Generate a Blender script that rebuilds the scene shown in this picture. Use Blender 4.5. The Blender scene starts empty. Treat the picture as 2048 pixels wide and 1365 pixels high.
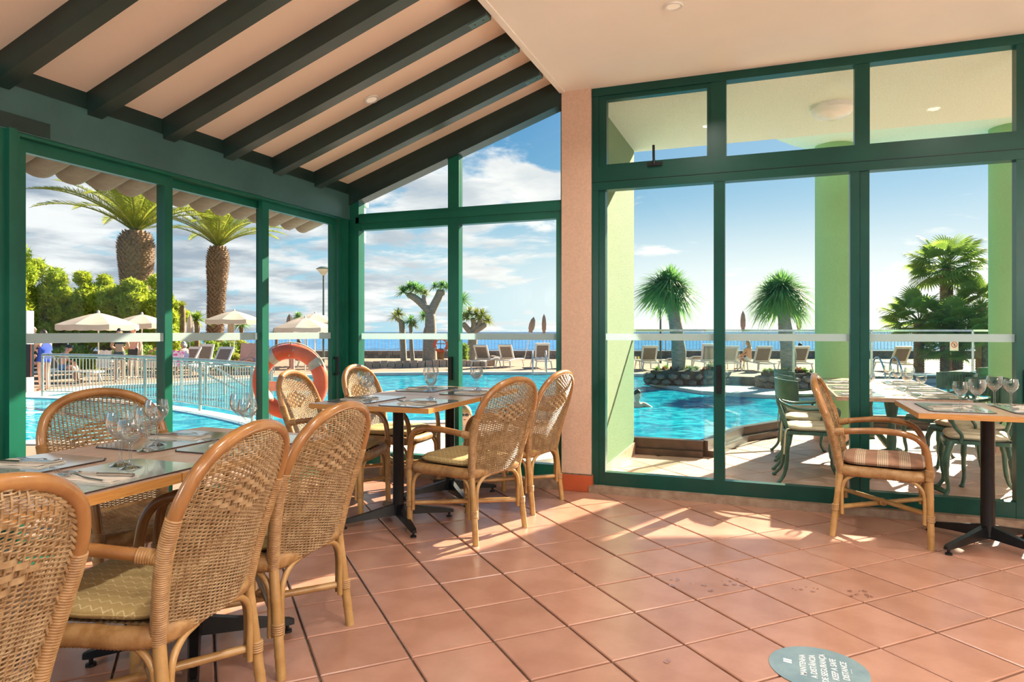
import bpy, bmesh, math, random
from math import sin, cos, pi, radians, sqrt, atan2
from mathutils import Vector, Matrix, Quaternion
random.seed(7)
SC = bpy.context.scene
COL = SC.collection

# ------------------------------------------------------------------ camera
FPX, HORIZON, EYE, YAW = 1366.0, 663.0, 1.16, radians(20.65)
cd = bpy.data.cameras.new('camera'); cam = bpy.data.objects.new('camera', cd); COL.objects.link(cam)
cam.location = (0, 0, EYE); cam.rotation_euler = (pi/2, 0, YAW)
cd.sensor_width = 36.0; cd.sensor_fit = 'HORIZONTAL'; cd.lens = 36.0*FPX/2048
cd.shift_y = -(682.5-HORIZON)/2048; cd.clip_start = 0.05; cd.clip_end = 60000
SC.camera = cam; SC.cycles.transparent_max_bounces = 24; SC.cycles.max_bounces = 10
vs = SC.view_settings
SC.display_settings.display_device = 'sRGB'
vs.view_transform = 'Standard'; vs.look = 'None'; vs.gamma = 1; vs.use_curve_mapping = False
vs.exposure = 0.78
CA, SA = cos(YAW), sin(YAW)
def C(X, Y, z=0.0):                      # metres right of / ahead of the viewpoint -> world
    return Vector((X*CA - Y*SA, X*SA + Y*CA, z))
def G(px, py, z=0.0):                    # point seen at a pixel on the level z
    Y = FPX*(EYE-z)/(py-HORIZON); return C((px-1024)/FPX*Y, Y, z)
def A(px, Y, z=0.0):                     # point in the direction of a column at distance Y
    return C((px-1024)/FPX*Y, Y, z)
def ZP(py, Y): return EYE - (py-HORIZON)/FPX*Y
DECK = -0.44; WATER = -0.53
def DD(py): return FPX*(EYE-DECK)/(py-HORIZON)

# ------------------------------------------------------------------ sky and sun
SUN_AZ, SUN_EL = radians(68), radians(30)
sdir = Vector((cos(SUN_AZ)*cos(SUN_EL), sin(SUN_AZ)*cos(SUN_EL), sin(SUN_EL)))
sl = bpy.data.lights.new('sun', 'SUN'); sl.energy = 13.5; sl.color = (1.0, 0.85, 0.64); sl.angle = radians(0.6)
so = bpy.data.objects.new('sun', sl); COL.objects.link(so); so.location = (20, 40, 30)
so.rotation_euler = sdir.to_track_quat('Z', 'Y').to_euler()

class NT:
    def __init__(s, tree): s.t = tree; s.n = tree.nodes; s.l = tree.links
    def new(s, typ, **kw):
        nd = s.n.new(typ)
        for k, v in kw.items(): setattr(nd, k, v)
        return nd
    def put(s, sock, v):
        if hasattr(v, 'is_output') or isinstance(v, bpy.types.NodeSocket): s.l.new(v, sock)
        elif isinstance(v, (tuple, list)) and sock.type == 'RGBA' and len(v) == 3: sock.default_value = (*v, 1)
        else: sock.default_value = v
    def math(s, op, a, b=None, clamp=False):
        nd = s.new('ShaderNodeMath', operation=op, use_clamp=clamp); s.put(nd.inputs[0], a)
        if b is not None: s.put(nd.inputs[1], b)
        return nd.outputs[0]
    def vmath(s, op, a, b=None, out=0):
        nd = s.new('ShaderNodeVectorMath', operation=op); s.put(nd.inputs[0], a)
        if b is not None: s.put(nd.inputs[1], b)
        return nd.outputs[out]
    def mix(s, f, a, b, blend='MIX'):
        nd = s.new('ShaderNodeMix', data_type='RGBA', blend_type=blend)
        s.put(nd.inputs[0], f); s.put(nd.inputs[6], a); s.put(nd.inputs[7], b); return nd.outputs[2]
    def ramp(s, f, stops):
        nd = s.new('ShaderNodeMapRange', interpolation_type='SMOOTHSTEP'); s.put(nd.inputs[0], f)
        nd.inputs[1].default_value, nd.inputs[2].default_value = stops[0], stops[1]
        nd.inputs[3].default_value = stops[2] if len(stops) > 2 else 0.0
        nd.inputs[4].default_value = stops[3] if len(stops) > 3 else 1.0
        return nd.outputs[0]
    def noise(s, vec, scale, detail=4, rough=0.5, dist=0.0, out=0):
        nd = s.new('ShaderNodeTexNoise'); s.put(nd.inputs['Vector'], vec); nd.inputs['Scale'].default_value = scale
        nd.inputs['Detail'].default_value = detail; nd.inputs['Roughness'].default_value = rough
        nd.inputs['Distortion'].default_value = dist; return nd.outputs[out]

w = bpy.data.worlds.new('sky'); SC.world = w; w.use_nodes = True
q = NT(w.node_tree); q.n.clear()
tc = q.new('ShaderNodeTexCoord').outputs['Generated']
dr = q.vmath('NORMALIZE', tc)
sx = q.new('ShaderNodeSeparateXYZ'); q.l.new(dr, sx.inputs[0]); dz = q.math('MAXIMUM', sx.outputs[2], 0.0)
den = q.math('ADD', dz, 0.13)
cu = q.math('DIVIDE', sx.outputs[0], den); cv = q.math('DIVIDE', sx.outputs[1], den)
cb = q.new('ShaderNodeCombineXYZ'); q.l.new(cu, cb.inputs[0]); q.l.new(cv, cb.inputs[1]); cb.inputs[2].default_value = 0.35
leftness = q.vmath('DOT_PRODUCT', dr, (-0.92, 0.39, 0.0), out=1)
sunness = q.vmath('DOT_PRODUCT', dr, tuple(sdir), out=1)
nbig = q.noise(cb.outputs[0], 0.9, 9, 0.56, 0.25)
nfine = q.noise(cb.outputs[0], 2.1, 8, 0.6, 0.4)
nn = q.math('ADD', q.math('MULTIPLY', nbig, 0.62), q.math('MULTIPLY', nfine, 0.38))
nn = q.math('ADD', nn, q.ramp(leftness, (0.55, 0.99, -0.045, 0.085)))
nn = q.math('SUBTRACT', nn, q.ramp(dz, (0.30, 0.75, 0.0, 0.07)))
cover = q.ramp(nn, (0.485, 0.56))
shade = q.ramp(q.noise(cb.outputs[0], 1.7, 6, 0.55, 0.2), (0.38, 0.66))
blue_hi = (0.035, 0.22, 0.52); blue_lo = (0.32, 0.62, 0.76)
skyc = q.mix(q.ramp(dz, (0.0, 0.42)), blue_lo, blue_hi)
skyc = q.mix(q.ramp(sunness, (0.70, 1.0, 0.0, 0.5)), skyc, (0.58, 0.79, 0.92))
hz = q.math('MULTIPLY', q.ramp(dz, (0.02, 0.21, 1.0, 0.0)), q.ramp(sunness, (0.45, 0.88, 0.12, 0.95)))
cloudc = q.mix(shade, (0.40, 0.48, 0.57), (0.98, 0.98, 0.96))
cloudc = q.mix(q.ramp(leftness, (0.70, 0.97, 0.0, 0.62)), cloudc, q.mix(shade, (0.25, 0.32, 0.41), (0.80, 0.83, 0.86)))
cloudc = q.mix(q.ramp(sunness, (0.5, 0.95, 0.0, 0.75)), cloudc, (1.08, 1.05, 0.98))
col = q.mix(cover, skyc, cloudc)
col = q.mix(hz, col, (1.06, 1.04, 0.96))
bg = q.new('ShaderNodeBackground'); q.put(bg.inputs[0], col); bg.inputs[1].default_value = 0.66
q.l.new(bg.outputs[0], q.new('ShaderNodeOutputWorld').inputs[0])

# ------------------------------------------------------------------ mesh helpers
class MB:
    def __init__(s): s.v = []; s.f = []
    def add(s, vs_, fs):
        o = len(s.v); s.v.extend([tuple(p) for p in vs_]); s.f.extend([tuple(i+o for i in f) for f in fs]); return s
    def box(s, x0, x1, y0, y1, z0, z1):
        P = [(x, y, z) for z in (z0, z1) for y in (y0, y1) for x in (x0, x1)]
        return s.add(P, [(0,2,3,1),(4,5,7,6),(0,1,5,4),(2,6,7,3),(0,4,6,2),(1,3,7,5)])
    def obox(s, c, ax, ay, az):            # oriented box: centre and three half-axis vectors
        c = Vector(c); ax, ay, az = Vector(ax), Vector(ay), Vector(az)
        P = [c+ax*i+ay*j+az*k for k in (-1,1) for j in (-1,1) for i in (-1,1)]
        return s.add(P, [(0,2,3,1),(4,5,7,6),(0,1,5,4),(2,6,7,3),(0,4,6,2),(1,3,7,5)])
    def bar(s, a, b, w_, h_, up=(0,0,1)):   # rectangular bar a->b
        a, b = Vector(a), Vector(b); d = (b-a); L = d.length; d /= L
        sd = d.cross(Vector(up));
        if sd.length < 1e-4: sd = d.cross(Vector((1,0,0)))
        sd.normalize(); u = sd.cross(d)
        return s.obox((a+b)/2, d*L/2, sd*w_/2, u*h_/2)
    def tube(s, pts, r, n=8, closed=False, caps=True, flat=1.0):
        pts = [Vector(p) for p in pts]; m = len(pts)
        rs = r if isinstance(r, (list, tuple)) else [r]*m
        T = []
        for i in range(m):
            a = pts[i-1] if (i > 0 or closed) else pts[i]; b = pts[(i+1) % m] if (i < m-1 or closed) else pts[i]
            t = b-a; T.append(t.normalized() if t.length > 1e-9 else Vector((0,0,1)))
        ref = Vector((0,0,1)) if abs(T[0].z) < 0.9 else Vector((1,0,0))
        nrm = (ref - T[0]*ref.dot(T[0])).normalized(); V = []
        for i in range(m):
            nrm = nrm - T[i]*nrm.dot(T[i])
            nrm = nrm.normalized() if nrm.length > 1e-9 else T[i].orthogonal().normalized()
            bn = T[i].cross(nrm)
            for k in range(n):
                a = 2*pi*k/n; V.append(pts[i] + nrm*(cos(a)*rs[i]*flat) + bn*(sin(a)*rs[i]))
        F = []
        for i in range(m if closed else m-1):
            j = (i+1) % m
            for k in range(n):
                l = (k+1) % n; F.append((i*n+k, i*n+l, j*n+l, j*n+k))
        if caps and not closed: F.append(tuple(range(n-1, -1, -1))); F.append(tuple((m-1)*n+k for k in range(n)))
        return s.add(V, F)
    def lathe(s, prof, n=24, c=(0,0,0)):
        V = []; F = []; m = len(prof)
        for (r, z) in prof:
            for k in range(n):
                a = 2*pi*k/n; V.append((c[0]+r*cos(a), c[1]+r*sin(a), c[2]+z))
        for i in range(m-1):
            for k in range(n):
                l = (k+1) % n; F.append((i*n+k, i*n+l, (i+1)*n+l, (i+1)*n+k))
        if prof[0][0] > 1e-5: F.append(tuple(range(n-1, -1, -1)))
        if prof[-1][0] > 1e-5: F.append(tuple((m-1)*n+k for k in range(n)))
        return s.add(V, F)
    def ell(s, c, rx, ry, rz, n=12, m=8, rot=None):
        V = []; F = []; c = Vector(c)
        for i in range(m+1):
            t = pi*i/m
            for k in range(n):
                a = 2*pi*k/n; p = Vector((rx*sin(t)*cos(a), ry*sin(t)*sin(a), rz*cos(t)))
                V.append(c + (rot @ p if rot else p))
        for i in range(m):
            for k in range(n):
                l = (k+1) % n; F.append((i*n+k, (i+1)*n+k, (i+1)*n+l, i*n+l))
        return s.add(V, F)
    def prism(s, poly, z0, z1):
        n = len(poly); V = [(p[0], p[1], z0) for p in poly]+[(p[0], p[1], z1) for p in poly]
        ar = sum(poly[i][0]*poly[(i+1)%n][1]-poly[(i+1)%n][0]*poly[i][1] for i in range(n))
        F = [tuple(range(n-1,-1,-1)), tuple(range(n, 2*n))]+[(i, (i+1)%n, n+(i+1)%n, n+i) for i in range(n)]
        if ar < 0: F = [tuple(reversed(f)) for f in F]
        return s.add(V, F)
    def extr(s, P, d):                      # planar polygon extruded along the vector d
        n = len(P); P = [Vector(p) for p in P]; d = Vector(d)
        return s.add(P+[p+d for p in P], [tuple(range(n-1,-1,-1)), tuple(range(n,2*n))]+[(i,(i+1)%n,n+(i+1)%n,n+i) for i in range(n)])
    def grid(s, fn, nu, nv, wrapu=False):
        V = [fn(i/(nu if wrapu else nu-1), j/(nv-1)) for j in range(nv) for i in range(nu)]; F = []
        for j in range(nv-1):
            for i in range(nu if wrapu else nu-1):
                k = (i+1) % nu; F.append((j*nu+i, j*nu+k, (j+1)*nu+k, (j+1)*nu+i))
        return s.add(V, F)
    def mesh(s, name, mat, smooth=40):
        me = bpy.data.meshes.new(name); me.from_pydata(s.v, [], s.f)
        if mat: me.materials.append(mat)
        if smooth:
            me.shade_smooth(); me.set_sharp_from_angle(angle=radians(smooth))
        me.validate(); me.update(); return me
    def build(s, name, mat, parent=None, smooth=40): return link(name, s.mesh(name, mat, smooth), parent)
def link(name, me, parent=None, loc=None, rotz=None):
    o = bpy.data.objects.new(name, me); COL.objects.link(o)
    if parent: o.parent = parent
    if loc is not None: o.location = loc
    if rotz is not None: o.rotation_euler = (0, 0, rotz)
    return o
def tag(o, label, cat=None, group=None, kind=None):
    o['label'] = label
    if cat: o['category'] = cat
    if group: o['group'] = group
    if kind: o['kind'] = kind
    return o
def thing(name, label, cat, loc=(0,0,0), rotz=0, group=None, kind=None):
    o = bpy.data.objects.new(name, None); COL.objects.link(o); o.empty_display_size = 0.1
    o.location = loc; o.rotation_euler = (0, 0, rotz); return tag(o, label, cat, group, kind)
def struct(o, label): return tag(o, label, None, None, 'structure')
KIDS = {}
def dup(root, loc, rotz, label=None, skip=()):
    def cp(o, par):
        c = o.copy(); COL.objects.link(c); c.parent = par
        for ch in o.children:
            if ch.name.split('.')[0] not in skip: cp(ch, c)
        return c
    r = cp(root, None); r.location = loc; r.rotation_euler = (0, 0, rotz)
    if label: r['label'] = label
    return r
def catmull(P, k=8, closed=False):
    P = [Vector(p) for p in P]; out = []; n = len(P)
    for i in range(n if closed else n-1):
        p1, p2 = P[i], P[(i+1) % n]
        p0 = P[i-1] if (i > 0 or closed) else p1*2-p2; p3 = P[(i+2) % n] if (i < n-2 or closed) else p2*2-p1
        for j in range(k):
            t = j/k; out.append(0.5*((2*p1)+(p2-p0)*t+(2*p0-5*p1+4*p2-p3)*t*t+(3*p1-p0-3*p2+p3)*t**3))
    if not closed: out.append(P[-1].copy())
    return out

# ------------------------------------------------------------------ materials
MATS = {}
def mat(name, col, rough=0.5, metal=0.0, nscale=0, namt=0.15, col2=None, bump=0, bscale=60, spec=None, coords='Object', stretch=None, coat=0, tint=0, trans=0, sheen=0):
    if name in MATS: return MATS[name]
    m = bpy.data.materials.new(name); m.use_nodes = True; k = NT(m.node_tree)
    b = k.n['Principled BSDF']; c = (*col, 1)
    b.inputs['Base Color'].default_value = c; b.inputs['Roughness'].default_value = rough; b.inputs['Metallic'].default_value = metal
    if spec is not None: b.inputs['Specular IOR Level'].default_value = spec
    if coat: b.inputs['Coat Weight'].default_value = coat; b.inputs['Coat Roughness'].default_value = 0.1
    if sheen: b.inputs['Sheen Weight'].default_value = sheen
    vec = None
    if nscale or bump:
        vec = k.new('ShaderNodeTexCoord').outputs[coords]
        if stretch:
            mp = k.new('ShaderNodeMapping'); k.l.new(vec, mp.inputs[0]); mp.inputs['Scale'].default_value = stretch; vec = mp.outputs[0]
    base = None
    if nscale:
        f = k.ramp(k.noise(vec, nscale, 5, 0.6), (0.3, 0.7))
        c2 = col2 or tuple(max(0, x*(1-namt*2)) for x in col)
        base = k.mix(f, c2, col)
    if tint:
        oi = k.new('ShaderNodeObjectInfo').outputs['Random']
        hs = k.new('ShaderNodeHueSaturation'); k.put(hs.inputs['Value'], k.ramp(oi, (0, 1, 1-tint, 1+tint)))
        k.put(hs.inputs['Color'], base if base is not None else c); base = hs.outputs[0]
    if base is not None: k.put(b.inputs['Base Color'], base)
    if bump:
        bp = k.new('ShaderNodeBump'); bp.inputs['Strength'].default_value = bump; bp.inputs['Distance'].default_value = 0.01
        k.l.new(k.noise(vec, bscale, 4, 0.6), bp.inputs['Height']); k.l.new(bp.outputs[0], b.inputs['Normal'])
    if trans:      # leaves let light through
        tr = k.new('ShaderNodeBsdfTranslucent'); k.put(tr.inputs[0], base if base is not None else c)
        mx = k.new('ShaderNodeMixShader'); mx.inputs[0].default_value = trans
        k.l.new(b.outputs[0], mx.inputs[1]); k.l.new(tr.outputs[0], mx.inputs[2]); k.l.new(mx.outputs[0], k.n['Material Output'].inputs[0])
    MATS[name] = m; return m
def glass_mat(name, tint, ior=1.35, gain=1.0, rough=0.0):
    m = bpy.data.materials.new(name); m.use_nodes = True; k = NT(m.node_tree); k.n.clear()
    t = k.new('ShaderNodeBsdfTransparent'); k.put(t.inputs[0], tint)
    g = k.new('ShaderNodeBsdfGlossy'); g.inputs['Roughness'].default_value = rough
    fr = k.new('ShaderNodeLayerWeight'); fr.inputs[0].default_value = 0.5
    mx = k.new('ShaderNodeMixShader'); k.put(mx.inputs[0], k.math('ADD', k.math('MULTIPLY', k.math('POWER', fr.outputs['Facing'], ior), gain), 0.008, True))
    k.l.new(t.outputs[0], mx.inputs[1]); k.l.new(g.outputs[0], mx.inputs[2])
    k.l.new(mx.outputs[0], k.new('ShaderNodeOutputMaterial').inputs[0]); MATS[name] = m; return m
GLASS = glass_mat('window_glass', (0.98, 0.992, 0.988), 4.5, 0.45)
WINE = glass_mat('drinking_glass', (0.955, 0.965, 0.965), 1.3, 1.1)
BALGLASS = glass_mat('balustrade_glass', (0.86, 0.95, 0.92), 4.5, 0.4)
def frost_mat():
    m = bpy.data.materials.new('frosted_film'); m.use_nodes = True; k = NT(m.node_tree); k.n.clear()
    d = k.new('ShaderNodeBsdfDiffuse'); k.put(d.inputs[0], (0.58, 0.68, 0.67)); t = k.new('ShaderNodeBsdfTranslucent'); k.put(t.inputs[0], (0.55, 0.68, 0.68))
    mx = k.new('ShaderNodeMixShader'); mx.inputs[0].default_value = 0.55; k.l.new(d.outputs[0], mx.inputs[1]); k.l.new(t.outputs[0], mx.inputs[2])
    k.l.new(mx.outputs[0], k.new('ShaderNodeOutputMaterial').inputs[0]); return m
FROST = frost_mat()
GREEN = mat('green_paint', (0.008, 0.12, 0.075), 0.30, nscale=3, namt=0.12, spec=0.4)
DARKGREEN = mat('dark_green_paint', (0.013, 0.036, 0.031), 0.38, nscale=4, namt=0.15, bump=0.06, bscale=120)
BEAMGREEN = mat('beam_green_paint', (0.055, 0.14, 0.135), 0.36, nscale=2.2, namt=0.12, bump=0.08, bscale=25)
CREAM = mat('cream_plaster', (0.94, 0.90, 0.82), 0.75, nscale=1.4, namt=0.02, bump=0.05, bscale=90)
PEACH = mat('peach_plaster', (0.95, 0.79, 0.65), 0.7, nscale=1.3, namt=0.02, bump=0.04, bscale=60)
PILLARP = mat('pillar_plaster', (0.70, 0.47, 0.34), 0.85, nscale=60, namt=0.06, bump=0.5, bscale=170)
TERRA = mat('terracotta_tile', (0.42, 0.222, 0.155), 0.30, nscale=4.5, col2=(0.34, 0.165, 0.108), bump=0.10, bscale=14, tint=0.06)
TERRAOUT = mat('terrace_tile', (0.68, 0.41, 0.31), 0.45, nscale=3.5, col2=(0.58, 0.33, 0.24), tint=0.10)
GROUT = mat('grout', (0.20, 0.145, 0.10), 0.9, nscale=30, namt=0.25)
SILL = mat('sill_stone', (0.21, 0.13, 0.085), 0.55, nscale=14, col2=(0.34, 0.25, 0.17), bump=0.15, bscale=40)
SKIRT = mat('skirting_tile', (0.50, 0.10, 0.035), 0.35, nscale=6, namt=0.1)
GREENWALL = mat('green_render', (0.225, 0.33, 0.19), 0.9, nscale=150, col2=(0.15, 0.235, 0.12), bump=0.7, bscale=160)
COLGREEN = mat('column_render', (0.26, 0.51, 0.26), 0.85, nscale=60, namt=0.04, bump=0.25, bscale=150)
SOFFIT = mat('soffit_render', (0.86, 0.96, 0.85), 0.9, nscale=130, col2=(0.70, 0.76, 0.62), bump=0.6, bscale=150)
TEALSOFFIT = mat('balcony_render', (0.68, 0.92, 0.82), 0.9, nscale=80, namt=0.05)
WHITE = mat('white_plastic', (0.82, 0.80, 0.74), 0.4, nscale=8, namt=0.06)
METAL = mat('brushed_steel', (0.62, 0.63, 0.63), 0.25, 1.0, nscale=20, namt=0.1)
BLACK = mat('black_metal', (0.010, 0.010, 0.011), 0.34, nscale=30, namt=0.2, spec=0.3)
BRONZE = mat('bronze_metal', (0.10, 0.062, 0.045), 0.35, 0.4, nscale=12, namt=0.2)
# ================================================================== room shell
PITCH, TILE = 0.3175, 0.3085
XL, YW = -3.32, 4.84                      # left wall line, end wall line
ZC, XE = 2.915, -1.40                     # flat ceiling level, its edge
def tile_mesh(name, m, s=TILE, h=0.014):
    a, b = s/2, s/2-0.004; V = []
    for z, r in ((-h, a), (-0.003, a), (0.0, b)): V += [(-r,-r,z), (r,-r,z), (r,r,z), (-r,r,z)]
    F = [(8,9,10,11)]
    for l in (0, 4): F += [(l+i, l+(i+1)%4, l+4+(i+1)%4, l+4+i) for i in range(4)]
    return MB().add(V, F).mesh(name, m, 0)
def clip_poly(P, bounds):
    for ax, lim, sgn in ((0, bounds[0], 1), (0, bounds[1], -1), (1, bounds[2], 1), (1, bounds[3], -1)):
        out = []
        for i in range(len(P)):
            a, b = P[i], P[(i+1) % len(P)]; da, db = (a[ax]-lim)*sgn, (b[ax]-lim)*sgn
            if da >= 0: out.append(a)
            if da*db < 0: t_ = da/(da-db); out.append((a[0]+(b[0]-a[0])*t_, a[1]+(b[1]-a[1])*t_))
        P = out
        if len(P) < 3: return []
    return P
def lay_tiles(parent, inside, origin, me, z, visible, bounds, limit=299):
    c45 = sqrt(0.5); best = []; rest = MB(); hd = TILE/2*sqrt(2); cut = []
    for i in range(-60, 60):
        for j in range(-60, 60):
            x = origin[0]+PITCH*c45*(i-j); y = origin[1]+PITCH*c45*(i+j)
            edge = x-hd < bounds[0] or x+hd > bounds[1] or y-hd < bounds[2] or y+hd > bounds[3]
            if edge:
                P = clip_poly([(x+hd, y), (x, y+hd), (x-hd, y), (x, y-hd)], bounds)
                ar = abs(sum(P[i][0]*P[(i+1) % len(P)][1]-P[(i+1) % len(P)][0]*P[i][1] for i in range(len(P))))/2 if P else 0
                if ar > 0.002 and visible(x, y) and inside(min(max(x, bounds[0]+0.05), bounds[1]-0.05), min(max(y, bounds[2]+0.05), bounds[3]-0.05)): cut.append(P)
                continue
            if not inside(x, y): continue
            best.append((not visible(x, y), x*x+y*y, x, y))
    best.sort(); limit -= len(cut)
    for P in cut: MB().prism(P, z-0.012, z).build('tile', me.materials[0], parent, 0)
    for k, (hid, d, x, y) in enumerate(best):
        if k < limit and not hid:
            t = link('tile', me, parent); t.location = (x, y, z+random.uniform(-0.0008, 0.0008))
            t.rotation_euler = (random.uniform(-0.0015, 0.0015), random.uniform(-0.0015, 0.0015), pi/4+pi/2*random.randrange(4))
        else:
            s = TILE/2*sqrt(2)
            rest.extr([(x+s, y, z-0.012), (x, y+s, z-0.012), (x-s, y, z-0.012), (x, y-s, z-0.012)], (0, 0, 0.012))
    if rest.v:
        o = rest.build('tile_field', me.materials[0], parent, 0); o['kind'] = 'stuff'
def infrustum(x, y, mx=1.12):
    Y = -x*SA+y*CA; X = x*CA+y*SA
    if Y < 0.2: return False
    return abs(X/Y) < 0.75*mx and FPX*EYE/Y < 702*1.14
floor = struct(MB().box(-3.45, 3.6, -4.2, YW+0.03, -0.12, -0.010).build('floor', GROUT, None, 0), 'terracotta tiled dining room floor laid diagonally')
T0 = C(0.39448*EYE, 2.8604*EYE)
lay_tiles(floor, lambda x, y: True, (T0.x, T0.y), tile_mesh('tile', TERRA), 0.0, infrustum, (-3.225, 3.59, -4.2, YW-0.052))

# flat ceiling with its downlights
ceil = struct(MB().box(XE, 3.6, -4.2, YW+0.30, ZC, ZC+0.14).build('ceiling', CREAM, None, 0), 'smooth cream flat ceiling above the right side of the room')
MB().box(XE-0.04, XE, -4.2, YW+0.02, ZC-0.008, 3.4).build('ceiling_edge', CREAM, ceil, 0)
# sloping ceiling over the left side
SLOPE, ZR0, XB = 0.345, 2.263, -3.26      # rafter undersides at the beam
def zraft(x): return ZR0 + SLOPE*(x-XB)
RD = 0.118
sc_ = MB(); x0, x1 = -3.75, XE-0.03
sc_.extr([(x0, -4.2, zraft(x0)+RD), (x1, -4.2, zraft(x1)+RD), (x1, -4.2, zraft(x1)+RD+0.12), (x0, -4.2, zraft(x0)+RD+0.12)], (0, 4.2+YW+0.16, 0))
struct(sc_.build('ceiling_slope', PEACH, None, 0), 'sloping peach ceiling boards between the dark rafters')
RY = [4.354-0.4645*k for k in range(0, 18)]
for k, y in enumerate(RY):
    r = MB(); xa, xb = -3.30, XE-0.045
    r.extr([(xa, y, zraft(xa)), (xb, y, zraft(xb)), (xb, y, zraft(xb)+RD+0.005), (xa, y, zraft(xa)+RD+0.005)], (0, 0.082, 0))
    o = struct(r.build('rafter', DARKGREEN, None, 0), 'dark green painted timber rafter sloping up to the flat ceiling edge'); o['group'] = 'dark green ceiling rafters'
    p = MB(); p.extr([(xb-0.11, y+0.012, zraft(xb-0.11)-0.003), (xb, y+0.012, zraft(xb)-0.003), (xb, y+0.012, zraft(xb)+0.001), (xb-0.11, y+0.012, zraft(xb-0.11)+0.001)], (0, 0.058, 0))
    pl = p.build('metal_plate', BEAMGREEN, o, 0)
    s = MB()
    for dx in (0.03, 0.08): s.ell((xb-dx, y+0.041, zraft(xb-dx)-0.004), 0.005, 0.005, 0.003, 8, 4)
    s.build('screw', BLACK, o)
# long beam over the sliding doors
bm_ = MB().box(XL-0.10, -3.255, -4.2, YW+0.05, 2.085, 2.292)
beam = struct(bm_.build('beam', BEAMGREEN, None, 0), 'long blue green timber beam above the sliding doors')
MB().box(XL-0.10, -3.262, -4.2, YW+0.05, 2.294, 2.386).build('upper_board', DARKGREEN, beam, 0)
MB().box(XL-0.08, -3.250, 2.02, 2.30, 2.09, 2.16).build('patch_board', DARKGREEN, beam, 0)
MB().box(XL-0.06, -3.262, -4.2, YW-0.02, 2.068, 2.0845).build('head_strip', GREEN, beam, 0)

# ---------------------------------------------------------------- glazed frames
def pane_x(parent, x, y0, y1, z0, z1, band=True):      # pane standing in the plane x = const
    p = MB().box(x-0.004, x+0.004, y0, y1, z0, z1).build('pane', GLASS, parent, 0)
    if band: MB().box(x+0.0055, x+0.0075, y0+0.004, y1-0.004, 1.101, 1.150).build('frosted_band', FROST, p, 0)
    return p
def pane_y(parent, y, x0, x1, z0, z1, band=True):
    p = MB().box(x0, x1, y-0.004, y+0.004, z0, z1).build('pane', GLASS, parent, 0)
    if band: MB().box(x0+0.004, x1-0.004, y-0.0075, y-0.0055, 1.095, 1.143).build('frosted_band', FROST, p, 0)
    return p
def leaf_x(parent, x, y0, y1, z0, z1, st=0.05, top=0.05, bot=0.09, d=0.035):   # sliding leaf in plane x
    for a, b in ((y0, y0+st), (y1-st, y1)): MB().box(x-d/2, x+d/2, a, b, z0, z1).build('stile', GREEN, parent, 0)
    MB().box(x-d/2, x+d/2, y0+st, y1-st, z1-top, z1).build('top_rail', GREEN, parent, 0)
    MB().box(x-d/2, x+d/2, y0+st, y1-st, z0, z0+bot).build('bottom_rail', GREEN, parent, 0)
    return pane_x(parent, x, y0+st-0.008, y1-st+0.008, z0+bot-0.008, z1-top+0.008)
def handle_x(parent, x, y, z):
    m = MB().box(x, x+0.035, y-0.012, y+0.012, z+0.055, z+0.075).box(x, x+0.03, y-0.012, y+0.012, z-0.075, z-0.06).box(x+0.025, x+0.045, y-0.008, y+0.008, z-0.075, z+0.075)
    m.build('handle', BLACK, parent, 0)
ZT = 2.07
d1 = thing('door_1', 'green framed sliding glass door leaf beside the green jamb', 'door', kind='structure'); del d1['category']
leaf_x(d1, XL+0.0, 2.165, 3.072, 0.07, ZT, 0.055, 0.06)
d2 = thing('door_2', 'green framed sliding glass door leaf in the middle of the poolside wall', 'door', kind='structure'); del d2['category']
leaf_x(d2, XL-0.045, 3.030, 3.925, 0.07, ZT, 0.06, 0.05)
d3 = thing('door_3', 'green framed sliding glass door leaf next to the corner post', 'door', kind='structure'); del d3['category']
leaf_x(d3, XL+0.005, 3.83, 4.70, 0.07, ZT, 0.065, 0.05); handle_x(d3, XL+0.02, 4.67, 0.88)
jm = MB().box(XL-0.09, XL+0.06, 1.86, 2.165, 0.0, 2.09).box(XL-0.02, XL+0.085, 2.10, 2.135, 0.0, 2.09)
struct(jm.build('trim_1', GREEN, None, 0), 'wide glossy green door jamb at the end of the sliding doors')
for k in range(5):                         # the run of doors goes on beside and behind the viewer
    y1 = 1.86-k*1.2
    dd = thing('door_%d' % (5+k), 'green framed sliding glass door further along the poolside wall', 'door', kind='structure'); del dd['category']
    leaf_x(dd, XL, y1-1.18, y1, 0.07, ZT, 0.055, 0.06)
MB_ = MB().box(XL-0.13, XL+0.10, -4.2, YW-0.05, 0.0, 0.055); sl_ = struct(MB_.build('trim_2', SILL, None, 0), 'brown stone threshold below the sliding doors')
MB().box(XL-0.08, XL+0.07, -4.2, YW-0.06, 0.055, 0.07).build('track', GREEN, sl_, 0)
# corner post
cp = MB().box(XL-0.09, XL+0.05, 4.74, YW+0.09, 0.0, 2.40)
corner = struct(cp.build('trim_3', GREEN, None, 0), 'green corner post between the sliding doors and the gable window')
MB().box(XL+0.05, XL+0.075, 4.765, 4.785, 0.07, 2.08).build('post_rib', GREEN, corner, 0)
MB().box(XL+0.05, XL+0.15, YW-0.015, YW+0.07, 0.06, 2.26).build('post_face', GREEN, corner, 0)

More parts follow.
